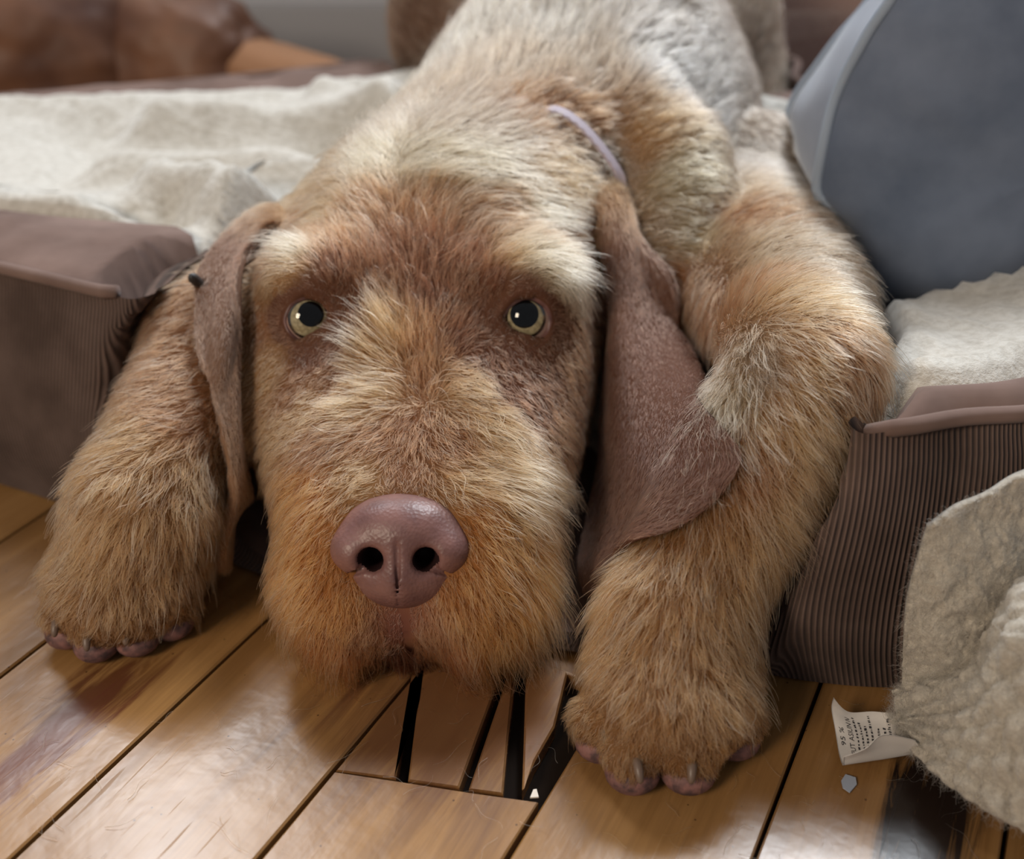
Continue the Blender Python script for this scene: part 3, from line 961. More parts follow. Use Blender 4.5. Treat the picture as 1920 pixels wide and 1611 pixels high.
# nose
nosem = Mat('nose_leather', (136, 98, 96), .42, .45)
nb = nosem.n('ShaderNodeTexVoronoi', feature='F1'); nb.inputs['Scale'].default_value = 900
nosem.l(nosem.coord('Object'), nb.inputs['Vector'])
nn_ = nosem.noise(nosem.coord('Object'), 130, 4)
nosem.set('Base Color', nosem.ramp(nn_, [(.3, (98, 68, 66)), (.7, (124, 88, 82))]))
nosem.set('Normal', nosem.bump(nb.outputs['Distance'], .35, .0003))
nosem.b.inputs['Subsurface Weight'].default_value = .04
nosem.b.inputs['Subsurface Scale'].default_value = .003
nose = adopt(mesh_obj('nose', nose_w, nf, nosem.m), dog)
nose['label'] = 'mauve brown leathery nose'
nostril = Mat('painted_nostril_shade', (44, 26, 26), .6, .2)  # painted shade for the faces inside the nostril holes
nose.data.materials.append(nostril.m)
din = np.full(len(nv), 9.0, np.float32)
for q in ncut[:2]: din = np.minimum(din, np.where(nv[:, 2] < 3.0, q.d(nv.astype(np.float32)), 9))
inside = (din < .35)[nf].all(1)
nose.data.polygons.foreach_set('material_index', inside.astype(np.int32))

# eyes
def cap(name, c, d, R, ang, mat, parent, dome=1.0, rings=10, seg=32):
    d = d / np.linalg.norm(d)
    a = np.cross(d, [0, 0, 1.]); a /= np.linalg.norm(a); b = np.cross(a, d)
    V = [c + d * R]; f = []
    for r in range(1, rings + 1):
        th = ang * r / rings
        for k in range(seg):
            ph = 2 * math.pi * k / seg
            V.append(c + R * (math.cos(th) * d + math.sin(th) * (math.cos(ph) * a + math.sin(ph) * b)))
    f += [(0, 1 + k, 1 + (k + 1) % seg) for k in range(seg)]
    for r in range(rings - 1):
        for k in range(seg):
            f.append((1 + r * seg + k, 1 + (r + 1) * seg + k, 1 + (r + 1) * seg + (k + 1) % seg, 1 + r * seg + (k + 1) % seg))
    o = mesh_obj(name, V, f, mat, parent)
    return o
sclera = Mat('eye_white', (150, 122, 110), .35, .3)
irism = Mat('pale_iris', (176, 160, 112), .5, .1)
limb = Mat('iris_rim', (44, 34, 26), .05, .6)
pupilm = Mat('pupil', (6, 6, 7), .5, .0)
lidm = Mat('eyelid_skin', (96, 64, 58), .45, .4)
ln_ = lidm.noise(lidm.coord('Object'), 400, 3); lidm.set('Base Color', lidm.ramp(ln_, [(.3, (78, 50, 46)), (.7, (108, 74, 68))]))
pinkm = Mat('tear_duct_skin', (150, 84, 88), .25, .5)
irn = irism.noise(irism.coord('Object'), 900, 3)
irism.set('Base Color', irism.ramp(irn, [(.3, (120, 108, 80)), (.7, (162, 150, 118))]))
corn = bpy.data.materials.new('clear_cornea'); corn.use_nodes = True
cnt_ = corn.node_tree; cnt_.nodes.clear()
co_ = cnt_.nodes.new('ShaderNodeOutputMaterial'); tr = cnt_.nodes.new('ShaderNodeBsdfTransparent'); gl = cnt_.nodes.new('ShaderNodeBsdfGlossy')
gl.inputs['Roughness'].default_value = .02
mx = cnt_.nodes.new('ShaderNodeMixShader'); fr = cnt_.nodes.new('ShaderNodeFresnel'); fr.inputs['IOR'].default_value = 1.48
cnt_.links.new(fr.outputs[0], mx.inputs[0]); cnt_.links.new(tr.outputs[0], mx.inputs[1]); cnt_.links.new(gl.outputs[0], mx.inputs[2]); cnt_.links.new(mx.outputs[0], co_.inputs['Surface'])
LIDS = []
lidcoat = Mat('eyelid_coat', (84, 54, 40), .8, .1)
def eye(c, iris_uv, ir_px, pup_uv, pu_px, outline, corner):
    V = []; f = []
    bm = bmesh.new(); bmesh.ops.create_uvsphere(bm, u_segments=32, v_segments=20, radius=ER_)
    me = bpy.data.meshes.new('eye'); bm.to_mesh(me); bm.free()
    me.transform(Matrix.Translation(Vector(c))); me.materials.append(sclera.m)
    me.polygons.foreach_set('use_smooth', [True] * len(me.polygons))
    e = adopt(link(bpy.data.objects.new('eye', me)), dog)
    dist = np.linalg.norm(c - CAM) - ER_
    def gaze(uv):
        dd = ray(*uv); dd /= np.linalg.norm(dd)
        b = dd @ (c - CAM); q = (c - CAM) @ (c - CAM) - ER_ ** 2
        t = b - math.sqrt(max(b * b - q, 0))
        return CAM + dd * t - c
    gi, gp = gaze(iris_uv), gaze(pup_uv)
    sc = dist / FPX
    li = cap('iris_rim', c, gi, ER_ * 1.006, (ir_px + 3) * sc / ER_, limb.m, e); li['label'] = 'dark ring around the iris'
    ii = cap('iris', c, gi, ER_ * 1.012, (ir_px - 3.5) * sc / ER_, irism.m, e); ii['label'] = 'pale yellow green iris'
    pu = cap('pupil', c, gp, ER_ * 1.018, pu_px * sc / ER_, pupilm.m, e); pu['label'] = 'wide black pupil'
    cap('cornea', c + gi / np.linalg.norm(gi) * .0014, gi, ER_ * .94, .66, corn, e)
    # eyelid: from the almond edge on the eyeball over a soft rim down into the coat
    ou = catmull(outline, 64, True)
    cu = ou.mean(0)
    ou = cu + (ou - cu) * 1.10
    rows = []
    ldir = (CAM - c) / np.linalg.norm(CAM - c)
    for k, (scl, bl, lift) in enumerate(((.90, 0, -.0012), (1.0, 0, .0003), (1.09, .3, .0009), (1.20, .75, .0008), (1.36, 1, .0002), (1.62, 1, -.0006), (1.8, 1, -.0020))):
        row = []
        for q in ou:
            u, v = cu + (q - cu) * scl
            dd = ray(u, v); dd /= np.linalg.norm(dd)
            Rr = ER_ * 1.02
            b = dd @ (c - CAM); q2 = (c - CAM) @ (c - CAM) - Rr ** 2
            disc = b * b - q2
            t = b - math.sqrt(disc) if disc > 0 else b
            t = min(t, b - ER_ * .30)
            pt = CAM + dd * t
            if bl:
                sk, _ = DOG0.cast(u, v)
                pt = pt * (1 - bl) + sk * bl
            rows_pt = pt + ldir * lift
            if 2 <= k <= 4:
                rv = rows_pt - c; rl = np.linalg.norm(rv)
                if rl < ER_ * 1.05: rows_pt = c + rv / rl * ER_ * 1.05
            row.append(rows_pt)
        rows.append(row)
    Vl = np.array(rows).reshape(-1, 3)
    lid = adopt(mesh_obj('eyelid', Vl, grid_faces(7, 64, True), lidm.m), dog)
    lid.data.materials.append(lidcoat.m)
    lid.data.polygons.foreach_set('material_index', np.repeat([0, 0, 1, 1, 1, 1], 64).astype(np.int32))
    LIDS.append((np.array(rows), c, lid))
    lid['label'] = 'bare purple brown eyelid rim'
    # pink corner
    cp3 = P(corner[0], corner[1], 1.0) - CAM; cp3 /= np.linalg.norm(cp3)
    b = cp3 @ (c - CAM); q2 = (c - CAM) @ (c - CAM) - (ER_ * 1.0) ** 2
    disc = b * b - q2
    t = b - math.sqrt(disc) if disc > 0 else b - ER_ * .4
    bm = bmesh.new(); bmesh.ops.create_icosphere(bm, subdivisions=3, radius=.0022)
    me = bpy.data.meshes.new('tear_duct'); bm.to_mesh(me); bm.free(); me.materials.append(pinkm.m)
    me.transform(Matrix.Translation(Vector(CAM + cp3 * t)) @ Matrix.Diagonal((1.2, .6, .8, 1)))
    me.polygons.foreach_set('use_smooth', [True] * len(me.polygons))
    td = link(bpy.data.objects.new('tear_duct', me), e); td['label'] = 'pink inner corner of the eye'
eye(EYE_L, (579, 597), 38, (583, 588), 24, [(540, 600), (552, 575), (580, 564), (606, 576), (616, 604), (629, 634), (605, 643), (570, 637), (548, 621)], (613, 628))
eye(EYE_R, (985, 596), 38, (983, 588), 27, [(932, 650), (944, 608), (962, 577), (990, 565), (1016, 577), (1026, 602), (1014, 628), (988, 642), (958, 648)], (946, 640))

# claws and toe pads
clawm = Mat('horn_claw', (104, 86, 74), .4, .4)
padm = Mat('toe_pad', (100, 76, 74), .6, .3)
pn = padm.noise(padm.coord('Object'), 300, 3); padm.set('Base Color', padm.ramp(pn, [(.35, (74, 56, 56)), (.65, (128, 90, 84))]))
def claw(t, sx):
    pts = catmull([t + np.array([0, -.0050, .0035]), t + np.array([sx * .4, -.0085, .0040]), t + np.array([sx * .8, -.0112, .0022]), t + np.array([sx, -.0122, .0006])], 9)
    rad = np.interp(np.linspace(0, 1, 9), [0, .5, .85, 1], [.0015, .0014, .0010, .0004])
    o = adopt(tube('claw', pts, rad, clawm.m, None, 10), dog)
    o['label'] = 'blunt pale claw'
for t, sx in zip(TOES_R, (.001, .001, -.001, -.002)): claw(t, sx)
for t, sx in zip(TOES_L, (.0, .001, .0, -.001)): claw(t, sx)
def pad(t, sx):
    bm = bmesh.new(); bmesh.ops.create_uvsphere(bm, u_segments=20, v_segments=12, radius=1)
    for v in bm.verts:
        v.co = Vector((v.co.x * sx, v.co.y * .0075, v.co.z * .0056))
    me = bpy.data.meshes.new('toe_pad'); bm.to_mesh(me); bm.free(); me.materials.append(padm.m)
    me.polygons.foreach_set('use_smooth', [True] * len(me.polygons))
    me.transform(Matrix.Translation(Vector((t[0], t[1] - .0030, .0060))))
    o = adopt(link(bpy.data.objects.new('toe_pad', me)), dog); o['label'] = 'pinkish grey toe pad'
for t in TOES_R: pad(t, .0082)
for t in TOES_L: pad(t, .0076)

# collar: a flat band round the neck
collm = Mat('lavender_collar_band', (176, 166, 178), .6, .3)
arc = []
for (u, v, off) in ((985, 188, -.006), (1012, 197, -.003), (1035, 208, .0012), (1058, 222, .0026), (1085, 244, .0030), (1112, 274, .0030), (1136, 304, .0028), (1156, 334, .0022), (1170, 362, -.001), (1180, 392, -.006)):
    q, _ = DOG.cast(u, v)
    q = np.asarray(q, np.float32)
    arc.append(q + DOG.grad(q[None])[0] * off)
arc = catmull(np.array(arc), 70)
for _ in range(6): arc[1:-1] = arc[1:-1] * .5 + (arc[:-2] + arc[2:]) * .25
lp = arc
tn = np.gradient(arc, axis=0); tn /= np.linalg.norm(tn, axis=1, keepdims=True)
up_ = DOG.grad(arc.astype(np.float32)); sd_ = np.cross(tn, up_); sd_ /= np.linalg.norm(sd_, axis=1, keepdims=True)
V = []
for k in range(70):
    jag = .0004 * math.sin(k * 1.7)
    for a, b in ((-.0007, -.0017), (.0007, -.0017), (.0007, .0017 + jag), (-.0007, .0017)):
        V.append(arc[k] + up_[k] * a + sd_[k] * b)
f = [(0, 1, 2, 3), (69 * 4 + 3, 69 * 4 + 2, 69 * 4 + 1, 69 * 4)]
for k in range(69):
    for c in range(4):
        f.append((k * 4 + c, (k + 1) * 4 + c, (k + 1) * 4 + (c + 1) % 4, k * 4 + (c + 1) % 4))
collar = adopt(mesh_obj('collar', V, f, collm.m, None, False), dog)
collar['label'] = 'thin lavender grey collar band behind the ear'
blackm = Mat('black_plastic', (44, 42, 42), .45, .4)
pe = [P(358, 517, .344), P(384, 541, .357), P(425, 575, .384)]
se = tube('strap_end', catmull(pe, 9), np.interp(np.linspace(0, 1, 9), [0, .12, 1], [.0009, .0019, .0022]), blackm.m, None, 10)
adopt(se, dog); se.parent = collar; se.matrix_parent_inverse = collar.matrix_parent_inverse.copy(); se.matrix_parent_inverse = Matrix.Identity(4)
se['label'] = 'black plastic strap end poking out beside the ear'

# ------------------------------------------------------------------ fur
def make_curves(name, pos, rad, col, parent, mat=hair):
    n, m, _ = pos.shape
    cu = bpy.data.hair_curves.new(name)
    cu.add_curves([m] * n)
    cu.attributes['position'].data.foreach_set('vector', pos.astype(np.float32).ravel())
    ra = cu.attributes.get('radius') or cu.attributes.new('radius', 'FLOAT', 'POINT')
    ra.data.foreach_set('value', rad.astype(np.float32).ravel())
    ta = cu.attributes.new('tint', 'FLOAT_COLOR', 'CURVE')
    ta.data.foreach_set('color', np.column_stack([col, np.ones(n)]).astype(np.float32).ravel())
    cu.materials.append(mat)
    o = bpy.data.objects.new(name, cu)
    S.collection.objects.link(o)
    o.parent = parent
    o['kind'] = 'stuff'
    return o
def sample_mesh(v, f, n, weight):
    tri = np.concatenate([f[:, [0, 1, 2]], f[:, [0, 2, 3]]])
    a, b, c = v[tri[:, 0]], v[tri[:, 1]], v[tri[:, 2]]
    ar = np.linalg.norm(np.cross(b - a, c - a), axis=1) * weight((a + b + c) / 3, tri)
    k = rng.choice(len(tri), n, p=ar / ar.sum())
    r1, r2 = np.sqrt(rng.random(n)), rng.random(n)
    w = np.stack([1 - r1, r1 * (1 - r2), r1 * r2], 1)
    return (a[k] * w[:, :1] + b[k] * w[:, 1:2] + c[k] * w[:, 2:]).astype(np.float32), tri[k], w
def strands(roots, nor, dirs, L, lift, col, m=6, width=.00011, clump=.55, clump_n=14, jit=.22, curl=.0005, grav=.25):
    n = len(roots)
    dirs = dirs + rng.normal(0, jit, (n, 3))
    # the lie of a coat drifts over a few centimetres
    dirs = dirs - nor * (dirs * nor).sum(1, keepdims=True)
    dirs /= np.linalg.norm(dirs, axis=1, keepdims=True) + 1e-6
    lf = np.clip(lift * rng.uniform(.6, 1.5, n), .05, 1.2)
    d0 = dirs + nor * (lf * 1.6)[:, None]; d0 /= np.linalg.norm(d0, axis=1, keepdims=True)
    d1 = dirs + nor * (lf * .35)[:, None]; d1[:, 2] -= grav * .3; d1 /= np.linalg.norm(d1, axis=1, keepdims=True)
    t = np.linspace(0, 1, m)[None, :, None]
    step = (L / (m - 1))[:, None, None]
    seg = d0[:, None] * (1 - t) + d1[:, None] * t
    pos = roots[:, None] + np.concatenate([np.zeros((n, 1, 3)), np.cumsum(seg[:, :-1] * step, 1)], 1)
    side = np.cross(nor, dirs)
    ph, fr = rng.random(n) * 6.28, rng.uniform(.5, 1.4, n)
    wv = np.sin(ph[:, None] + fr[:, None] * 5 * t[..., 0]) - np.sin(ph)[:, None]
    pos += side[:, None] * (wv * t[..., 0] * curl)[..., None]
    if clump > 0:
        ng = max(n // clump_n, 1)
        gi = rng.choice(n, ng, replace=False)
        kd = kdtree.KDTree(ng)
        for j, i in enumerate(gi): kd.insert(roots[i], j)
        kd.balance()
        near = np.fromiter((kd.find(r)[1] for r in roots), np.int64, n)
        g = gi[near]
        cl = clump * rng.uniform(.3, 1.2, n)
        w = np.clip(t[..., 0] ** 1.4 * cl[:, None], 0, .95)[..., None]
        tgt = pos[g]
        # follow the guide strand's shape, its length scaled to ours
        pos = pos * (1 - w) + tgt * w
        cj = rng.normal(1, .15, ng)
        col = col * cj[near][:, None]
    rad = np.linspace(1, .12, m)[None] ** .8 * (width * rng.uniform(.6, 1.4, n))[:, None]
    return pos, rad, np.clip(col, 0, .95)

tri_n = bn
def wbody(cn_, tri):
    d = np.linalg.norm(cn_ - CAM, axis=1)
    nn = tri_n[tri[:, 0]]
    vd = (CAM - cn_) / d[:, None]
    f = (nn * vd).sum(1)
    w = np.where(f > -.25, 1.0, .12) * (.36 / d) ** 1.7
    return np.where((cn_[:, 2] < .003) | (cn_[:, 1] > .85), .02, w)
NH = 240000
rp, rt_, rw = sample_mesh(bv, bf, NH, wbody)
rn = (bn[rt_] * rw[..., None]).sum(1); rn /= np.linalg.norm(rn, axis=1, keepdims=True)
keep = (np.linalg.norm(rp - EYE_L, axis=1) > .0112) & (np.linalg.norm(rp - EYE_R, axis=1) > .0112)
loc = (rp - NC)
nl = np.stack([loc[:, 0], loc @ NT, loc @ NN], 1) * 1000
keep &= NOSE_SOLID(nl) > .4
# no hair under the toes' pads or on the septum
keep &= ~((np.abs(rp[:, 0] - XC) < .0012) & (rp[:, 1] < .262) & (rp[:, 2] > .012) & (rp[:, 2] < .05))
rp, rn = rp[keep], rn[keep]
fdir, fl, ff, fc = field(rp)
n = len(rp)
# distance to the nose: short velvet hair there
dn = NOSE_SOLID(nl[keep])
fl = fl * np.clip(.35 + dn / 9.0, .35, 1)
de = np.minimum(np.linalg.norm(rp - EYE_L, axis=1), np.linalg.norm(rp - EYE_R, axis=1))
for t_ in TOES_R + TOES_L:
    dt = rp - t_
    low_toe = (np.linalg.norm(dt, axis=1) < .016) & (rn[:, 1] < -.35) & (rp[:, 2] < .0085)
    fl = np.where(low_toe, fl * .22, fl)
    fl = np.where((np.linalg.norm(dt, axis=1) < .018) & ~low_toe, fl * .6, fl)
fl = fl * np.clip((de - .0120) / .010, .20, 1)
# strands close to the collar stay short
dc = np.full(n, 1.0)
for q in lp[14:58:2]: dc = np.minimum(dc, np.linalg.norm(rp - q, axis=1))
fl = np.where(dc < .009, fl * .45, fl)
# colour: random mix of paler and darker hairs
mixr = rng.random(n)
fc2 = fc * rng.uniform(.68, 1.25, (n, 1))
fc2 = np.where((mixr > .90)[:, None], fc2 * .55 + .45 * lin((236, 216, 186)) * .9, fc2)
fc2 = np.where((mixr < .22)[:, None], fc2 * .45, fc2)
Lr = fl * rng.uniform(.55, 1.15, n)
Lr = np.where(rng.random(n) > .95, Lr * 1.55, Lr)
pos, rad, col = strands(rp, rn, fdir, Lr, ff, fc2, clump=.66, clump_n=17)
pos[..., 2] = np.maximum(pos[..., 2], .0008)
make_curves('fur', pos, rad, col, body)['label'] = 'wiry tan coat with paler tips'

# guard hairs: fewer, longer, paler, in wiry tufts where the coat is long
pg = np.clip(fl - .0065, 0, .012) ** 1.2 * np.where(rp[:, 1] < .56, 1, .3)
gsel = rng.choice(n, 15000, replace=False, p=pg / pg.sum())
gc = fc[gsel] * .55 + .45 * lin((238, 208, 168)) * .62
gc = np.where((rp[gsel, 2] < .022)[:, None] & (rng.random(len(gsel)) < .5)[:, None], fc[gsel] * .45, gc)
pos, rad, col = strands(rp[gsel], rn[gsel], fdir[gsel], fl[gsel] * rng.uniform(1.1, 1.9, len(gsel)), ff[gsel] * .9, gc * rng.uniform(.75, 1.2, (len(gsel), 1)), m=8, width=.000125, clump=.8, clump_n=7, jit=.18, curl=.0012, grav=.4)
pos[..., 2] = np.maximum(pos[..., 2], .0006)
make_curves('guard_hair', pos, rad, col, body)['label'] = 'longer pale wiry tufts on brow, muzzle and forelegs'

# fine hair on the eyelids
for rows_, c_, lid_ in LIDS:
    nl_ = 1500
    a_r = 2.6 + rng.random(nl_) * 2.9; b_r = rng.integers(0, 64, nl_)
    i_ = a_r.astype(int); f_ = (a_r - i_)[:, None]
    p_ = rows_[i_, b_r] * (1 - f_) + rows_[i_ + 1, b_r] * f_
    p_ = p_ + (rows_[i_, (b_r + 1) % 64] - rows_[i_, b_r]) * rng.random((nl_, 1))
    cen_ = rows_[1].mean(0); out_ = p_ - cen_
    nr_ = np.tile((CAM - c_) / np.linalg.norm(CAM - c_), (nl_, 1)) + out_ / .02
    nr_ /= np.linalg.norm(nr_, axis=1, keepdims=True)
    out_ = out_ / np.linalg.norm(out_, axis=1, keepdims=True)
    L_ = np.interp(a_r, [2.6, 3.5, 5.4], [.0006, .0020, .0036]) * rng.uniform(.6, 1.2, nl_)
    pos, rad, col = strands(p_.astype(np.float32), nr_, out_, L_, np.full(nl_, .18), np.tile(lin((150, 100, 72)) * .5, (nl_, 1)) * rng.uniform(.6, 1.3, (nl_, 1)), m=5, width=.00008, clump=.3, jit=.25, curl=.0003)
    make_curves('eyelid_fur', pos, rad, col, lid_)

# ear velvet
def ear_fur(F_, N_, D_, C_, n, parent, flow=1):
    nr, nc = F_.shape[:2]
    a = rng.random(n) * (nr - 1.001); b = rng.random(n) * (nc - 1.001)
    i, j = a.astype(int), b.astype(int); fa, fb = (a - i)[:, None], (b - j)[:, None]
    L4 = lambda X: (X[i, j] * (1 - fa) + X[i + 1, j] * fa) * (1 - fb) + (X[i, j + 1] * (1 - fa) + X[i + 1, j + 1] * fa) * fb
    p, nn, dd, cc = L4(F_), L4(N_), L4(D_), L4(C_)
    dd /= np.linalg.norm(dd, axis=1, keepdims=True); nn /= np.linalg.norm(nn, axis=1, keepdims=True)
    top = np.clip(1 - a / nr * 4, 0, 1)
    edge = np.abs(b / nc - .5) * 2
    L = (.0028 + .007 * top + .0012 * edge ** 4) * rng.uniform(.6, 1.2, n)
    cc = .72 * cc * rng.uniform(.8, 1.2, (n, 1)) * (1 + .35 * edge ** 6)[:, None]
    cc = np.where((rng.random(n) > .97)[:, None], cc * .6 + .4 * lin((190, 150, 115)), cc)
    lift = np.full(n, .16) + .15 * top
    pos, rad, col = strands(p, nn, dd, L, lift, cc, m=4, width=.00008, clump=.3, jit=.2, curl=.0002)
    make_curves('ear_fur', pos, rad, col, parent)['label'] = 'short velvety brown ear hair'
ear_fur(erF, erN, erD, erC, 30000, ear_r)
ear_fur(elF, elN, elD, elC, 18000, ear_l)

# ------------------------------------------------------------------ cream blanket with its care tag
blm = Mat('cream_wool', (205, 196, 180), .95, .08, Sheen_Weight=.25)
w1 = blm.noise(blm.coord('Object'), 420, 5, .7)
blm.set('Base Color', blm.ramp(w1, [(.22, (104, 96, 86)), (.40, (156, 148, 136)), (.7, (180, 172, 159))]))
blm.set('Normal', blm.bump(w1, .6, .0012))
BK = [[(1738, 985, .250), (1790, 950, .250), (1850, 925, .252), (1920, 885, .255), (2050, 850, .262), (2300, 800, .28)],
      [(1700, 1120, .245), (1780, 1110, .243), (1860, 1080, .245), (1930, 1010, .250), (2060, 980, .255), (2300, 960, .27)],
      [(1693, 1230, .242), (1770, 1230, .238), (1850, 1200, .240), (1930, 1090, .247), (2070, 1060, .25), (2300, 1040, .265)],
      [(1692, 1295, .2405), (1765, 1292, .236), (1850, 1266, .239), (1925, 1130, .2455), (2070, 1100, .245), (2300, 1090, .26)],
      [(1690, 1318, .238), (1770, 1308, .229), (1860, 1258, .226), (1935, 1140, .228), (2070, 1120, .235), (2300, 1110, .25)],
      [(1690, 1336, .236), (1765, 1350, .222), (1855, 1335, .213), (1940, 1270, .211), (2070, 1240, .215), (2300, 1220, .23)],
      [(1694, 1347, .2345), (1742, 1420, .2185), (1830, 1500, .2015), (1930, 1560, .190), (2060, 1620, .18), (2300, 1640, .19)]]
blanket = empty('blanket', 'crumpled cream wool blanket with a white care tag lying by the bed', 'blanket', (.17, .23, 0))
gB = np.array([[P(u, v, Y * (.972 if k < 5 else .985)) for u, v, Y in r] for k, r in enumerate(BK)])
NRB, NCB = 190, 170
a_ = np.array([catmull(gB[:, j], NRB) for j in range(6)])
sB = np.array([catmull(a_[:, i], NCB) for i in range(NRB)])
nB = np.cross(np.gradient(sB, axis=0), np.gradient(sB, axis=1)); nB /= np.linalg.norm(nB, axis=2, keepdims=True) + 1e-9
if nB.mean((0, 1))[1] > 0: nB = -nB
lr = np.concatenate([[0], np.cumsum(np.linalg.norm(np.diff(sB[:, 60], axis=0), axis=1))])
lc = np.concatenate([[0], np.cumsum(np.linalg.norm(np.diff(sB[150], axis=0), axis=1))])
dispB = np.zeros((NRB, NCB))
for i in range(NRB):
    wv = min(max((lr[i] / lr[-1] - .50) / .12, 0), 1)
    for j in range(NCB):
        p_ = sB[i, j]
        h = .0012 * fbm(p_, 170, 3) + .0005 * fbm(p_, 520, 2) + .0016 * fbm(p_, 45, 2)
        row = lr[i] / .0062
        x_ = lc[j] / .0085 + .5 * (int(row) % 2) + .35 * fbm(p_, 60, 2)
        st = (math.sin(math.pi * (row % 1)) ** .4) * (abs(math.sin(math.pi * x_)) ** .35)
        dispB[i, j] = h + wv * .0036 * st
front_ = sB + nB * (dispB + .0018)[..., None]
back_ = sB - nB * .0016
allv = np.concatenate([front_.reshape(-1, 3), back_.reshape(-1, 3)])
allv[:, 2] = np.maximum(allv[:, 2], .0008)
ff_ = grid_faces(NRB, NCB); K = NRB * NCB
fb_ = [tuple(K + i for i in q[::-1]) for q in ff_]
edge_loop = [j for j in range(NCB)] + [i * NCB + NCB - 1 for i in range(1, NRB)] + [(NRB - 1) * NCB + j for j in range(NCB - 2, -1, -1)] + [i * NCB for i in range(NRB - 2, 0, -1)]
rim_ = [(edge_loop[i], edge_loop[(i + 1) % len(edge_loop)], K + edge_loop[(i + 1) % len(edge_loop)], K + edge_loop[i]) for i in range(len(edge_loop))]
cloth = adopt(mesh_obj('cloth', allv, ff_ + fb_ + rim_, blm.m), blanket)
bm = bmesh.new(); bm.from_mesh(cloth.data); bmesh.ops.recalc_face_normals(bm, faces=bm.faces[:]); bm.to_mesh(cloth.data); bm.free()

def pile(name, Fv, Nv, n, L, col, parent, jmax=None, width=.00006):
    nr, nc = Fv.shape[:2]
    a = rng.random(n) * (nr - 1.001); b = rng.random(n) * ((jmax or nc) - 1.001)
    i, j = a.astype(int), b.astype(int); fa, fb2 = (a - i)[:, None], (b - j)[:, None]
    L4 = lambda X: (X[i, j] * (1 - fa) + X[i + 1, j] * fa) * (1 - fb2) + (X[i, j + 1] * (1 - fa) + X[i + 1, j + 1] * fa) * fb2
    p, nn = L4(Fv), L4(Nv)
    nn /= np.linalg.norm(nn, axis=1, keepdims=True)
    d = rng.normal(0, 1, (n, 3))
    c = lin(col) * rng.uniform(.75, 1.1, (n, 1))
    pos, rad, c = strands(p.astype(np.float32), nn, d, L * rng.uniform(.5, 1.4, n), np.full(n, .25), c, m=5, width=width, clump=0, jit=.5, curl=.0022, grav=0)
    pos[..., 2] = np.maximum(pos[..., 2], .0006)
    return make_curves(name, pos, rad, c, parent)
pile('wool_fuzz', front_, nB, 11000, .0026, (186, 178, 164), cloth, 110)

# the care tag sewn into the blanket
tagm = Mat('white_satin_tag', (196, 190, 184), .55, .3)
tn = tagm.noise(tagm.coord('Object'), 500, 3); tagm.set('Normal', tagm.bump(tn, .15, .0003))
inkm = Mat('grey_print', (62, 60, 62), .8, .1)
TG = [[(1563, 1308, .016), (1590, 1334, .0085), (1640, 1334, .0075), (1700, 1342, .0085)],
      [(1559, 1328, .0105), (1596, 1352, .0060), (1645, 1354, .0058), (1704, 1362, .0080)],
      [(1566, 1370, .0050), (1604, 1380, .0048), (1650, 1380, .0050), (1708, 1384, .0070)],
      [(1573, 1412, .0040), (1610, 1412, .0042), (1655, 1405, .0046), (1712, 1402, .0062)],
      [(1580, 1434, .0046), (1622, 1428, .0048), (1668, 1421, .0050), (1724, 1411, .0060)],
      [(1582, 1424, .0078), (1622, 1412, .0100), (1664, 1396, .0120), (1722, 1398, .0110)],
      [(1583, 1419, .0092), (1622, 1404, .0130), (1656, 1378, .0165), (1716, 1388, .0140)]]
gT = np.array([[PZ(*c) for c in r] for r in TG])
aT = np.array([catmull(gT[:, j], 61) for j in range(4)])
sT = np.array([catmull(aT[:, i], 31) for i in range(61)])
nT = np.cross(np.gradient(sT, axis=0), np.gradient(sT, axis=1)); nT /= np.linalg.norm(nT, axis=2, keepdims=True) + 1e-9
if nT[5:25].mean((0, 1))[2] < 0: nT = -nT
vt = np.concatenate([(sT + nT * .00012).reshape(-1, 3), (sT - nT * .00012).reshape(-1, 3)])
fT = grid_faces(61, 31); kT = 61 * 31
el = [j for j in range(31)] + [i * 31 + 30 for i in range(1, 61)] + [60 * 31 + j for j in range(29, -1, -1)] + [i * 31 for i in range(59, 0, -1)]
tago = adopt(mesh_obj('care_tag', vt, fT + [tuple(kT + i for i in q[::-1]) for q in fT] + [(el[i], el[(i + 1) % len(el)], kT + el[(i + 1) % len(el)], kT + el[i]) for i in range(len(el))], tagm.m), blanket)
tago['label'] = 'curled white care tag with small grey print'
def on_tag(a, b):
    """a: 0..1 from the free end to the seam, b: 0..1 from the curled edge up to the top edge"""
    r = np.clip((1 - b) * 36, 0, 59.9); c = np.clip(a * 30, 0, 29.9)
    i, j = int(r), int(c); fr_, fc_ = r - i, c - j
    q = (sT[i, j] * (1 - fr_) + sT[i + 1, j] * fr_) * (1 - fc_) + (sT[i, j + 1] * (1 - fr_) + sT[i + 1, j + 1] * fr_) * fc_
    return q + nT[i, j] * .00028
def print_text(txt, a0, b0, size, squash=1.0):
    cu = bpy.data.curves.new('printed_text', 'FONT'); cu.body = txt; cu.size = 1.0; cu.resolution_u = 2
    o = bpy.data.objects.new('printed_text', cu); S.collection.objects.link(o)
    bpy.context.view_layer.update()
    me = bpy.data.meshes.new_from_object(o.evaluated_get(bpy.context.evaluated_depsgraph_get()))
    bpy.data.objects.remove(o)
    bm = bmesh.new(); bm.from_mesh(me); bmesh.ops.triangulate(bm, faces=bm.faces[:])
    for v in bm.verts:
        x, y = v.co.x * size * squash, v.co.y * size
        v.co = Vector(on_tag(a0 - y * 1.0, b0 + x * 1.25))
    bm.to_mesh(me); bm.free()
    me.materials.clear(); me.materials.append(inkm.m)
    o = bpy.data.objects.new('printed_text', me); S.collection.objects.link(o)
    o.parent = tago
    return o
print_text('95 %', .17, .27, .105)
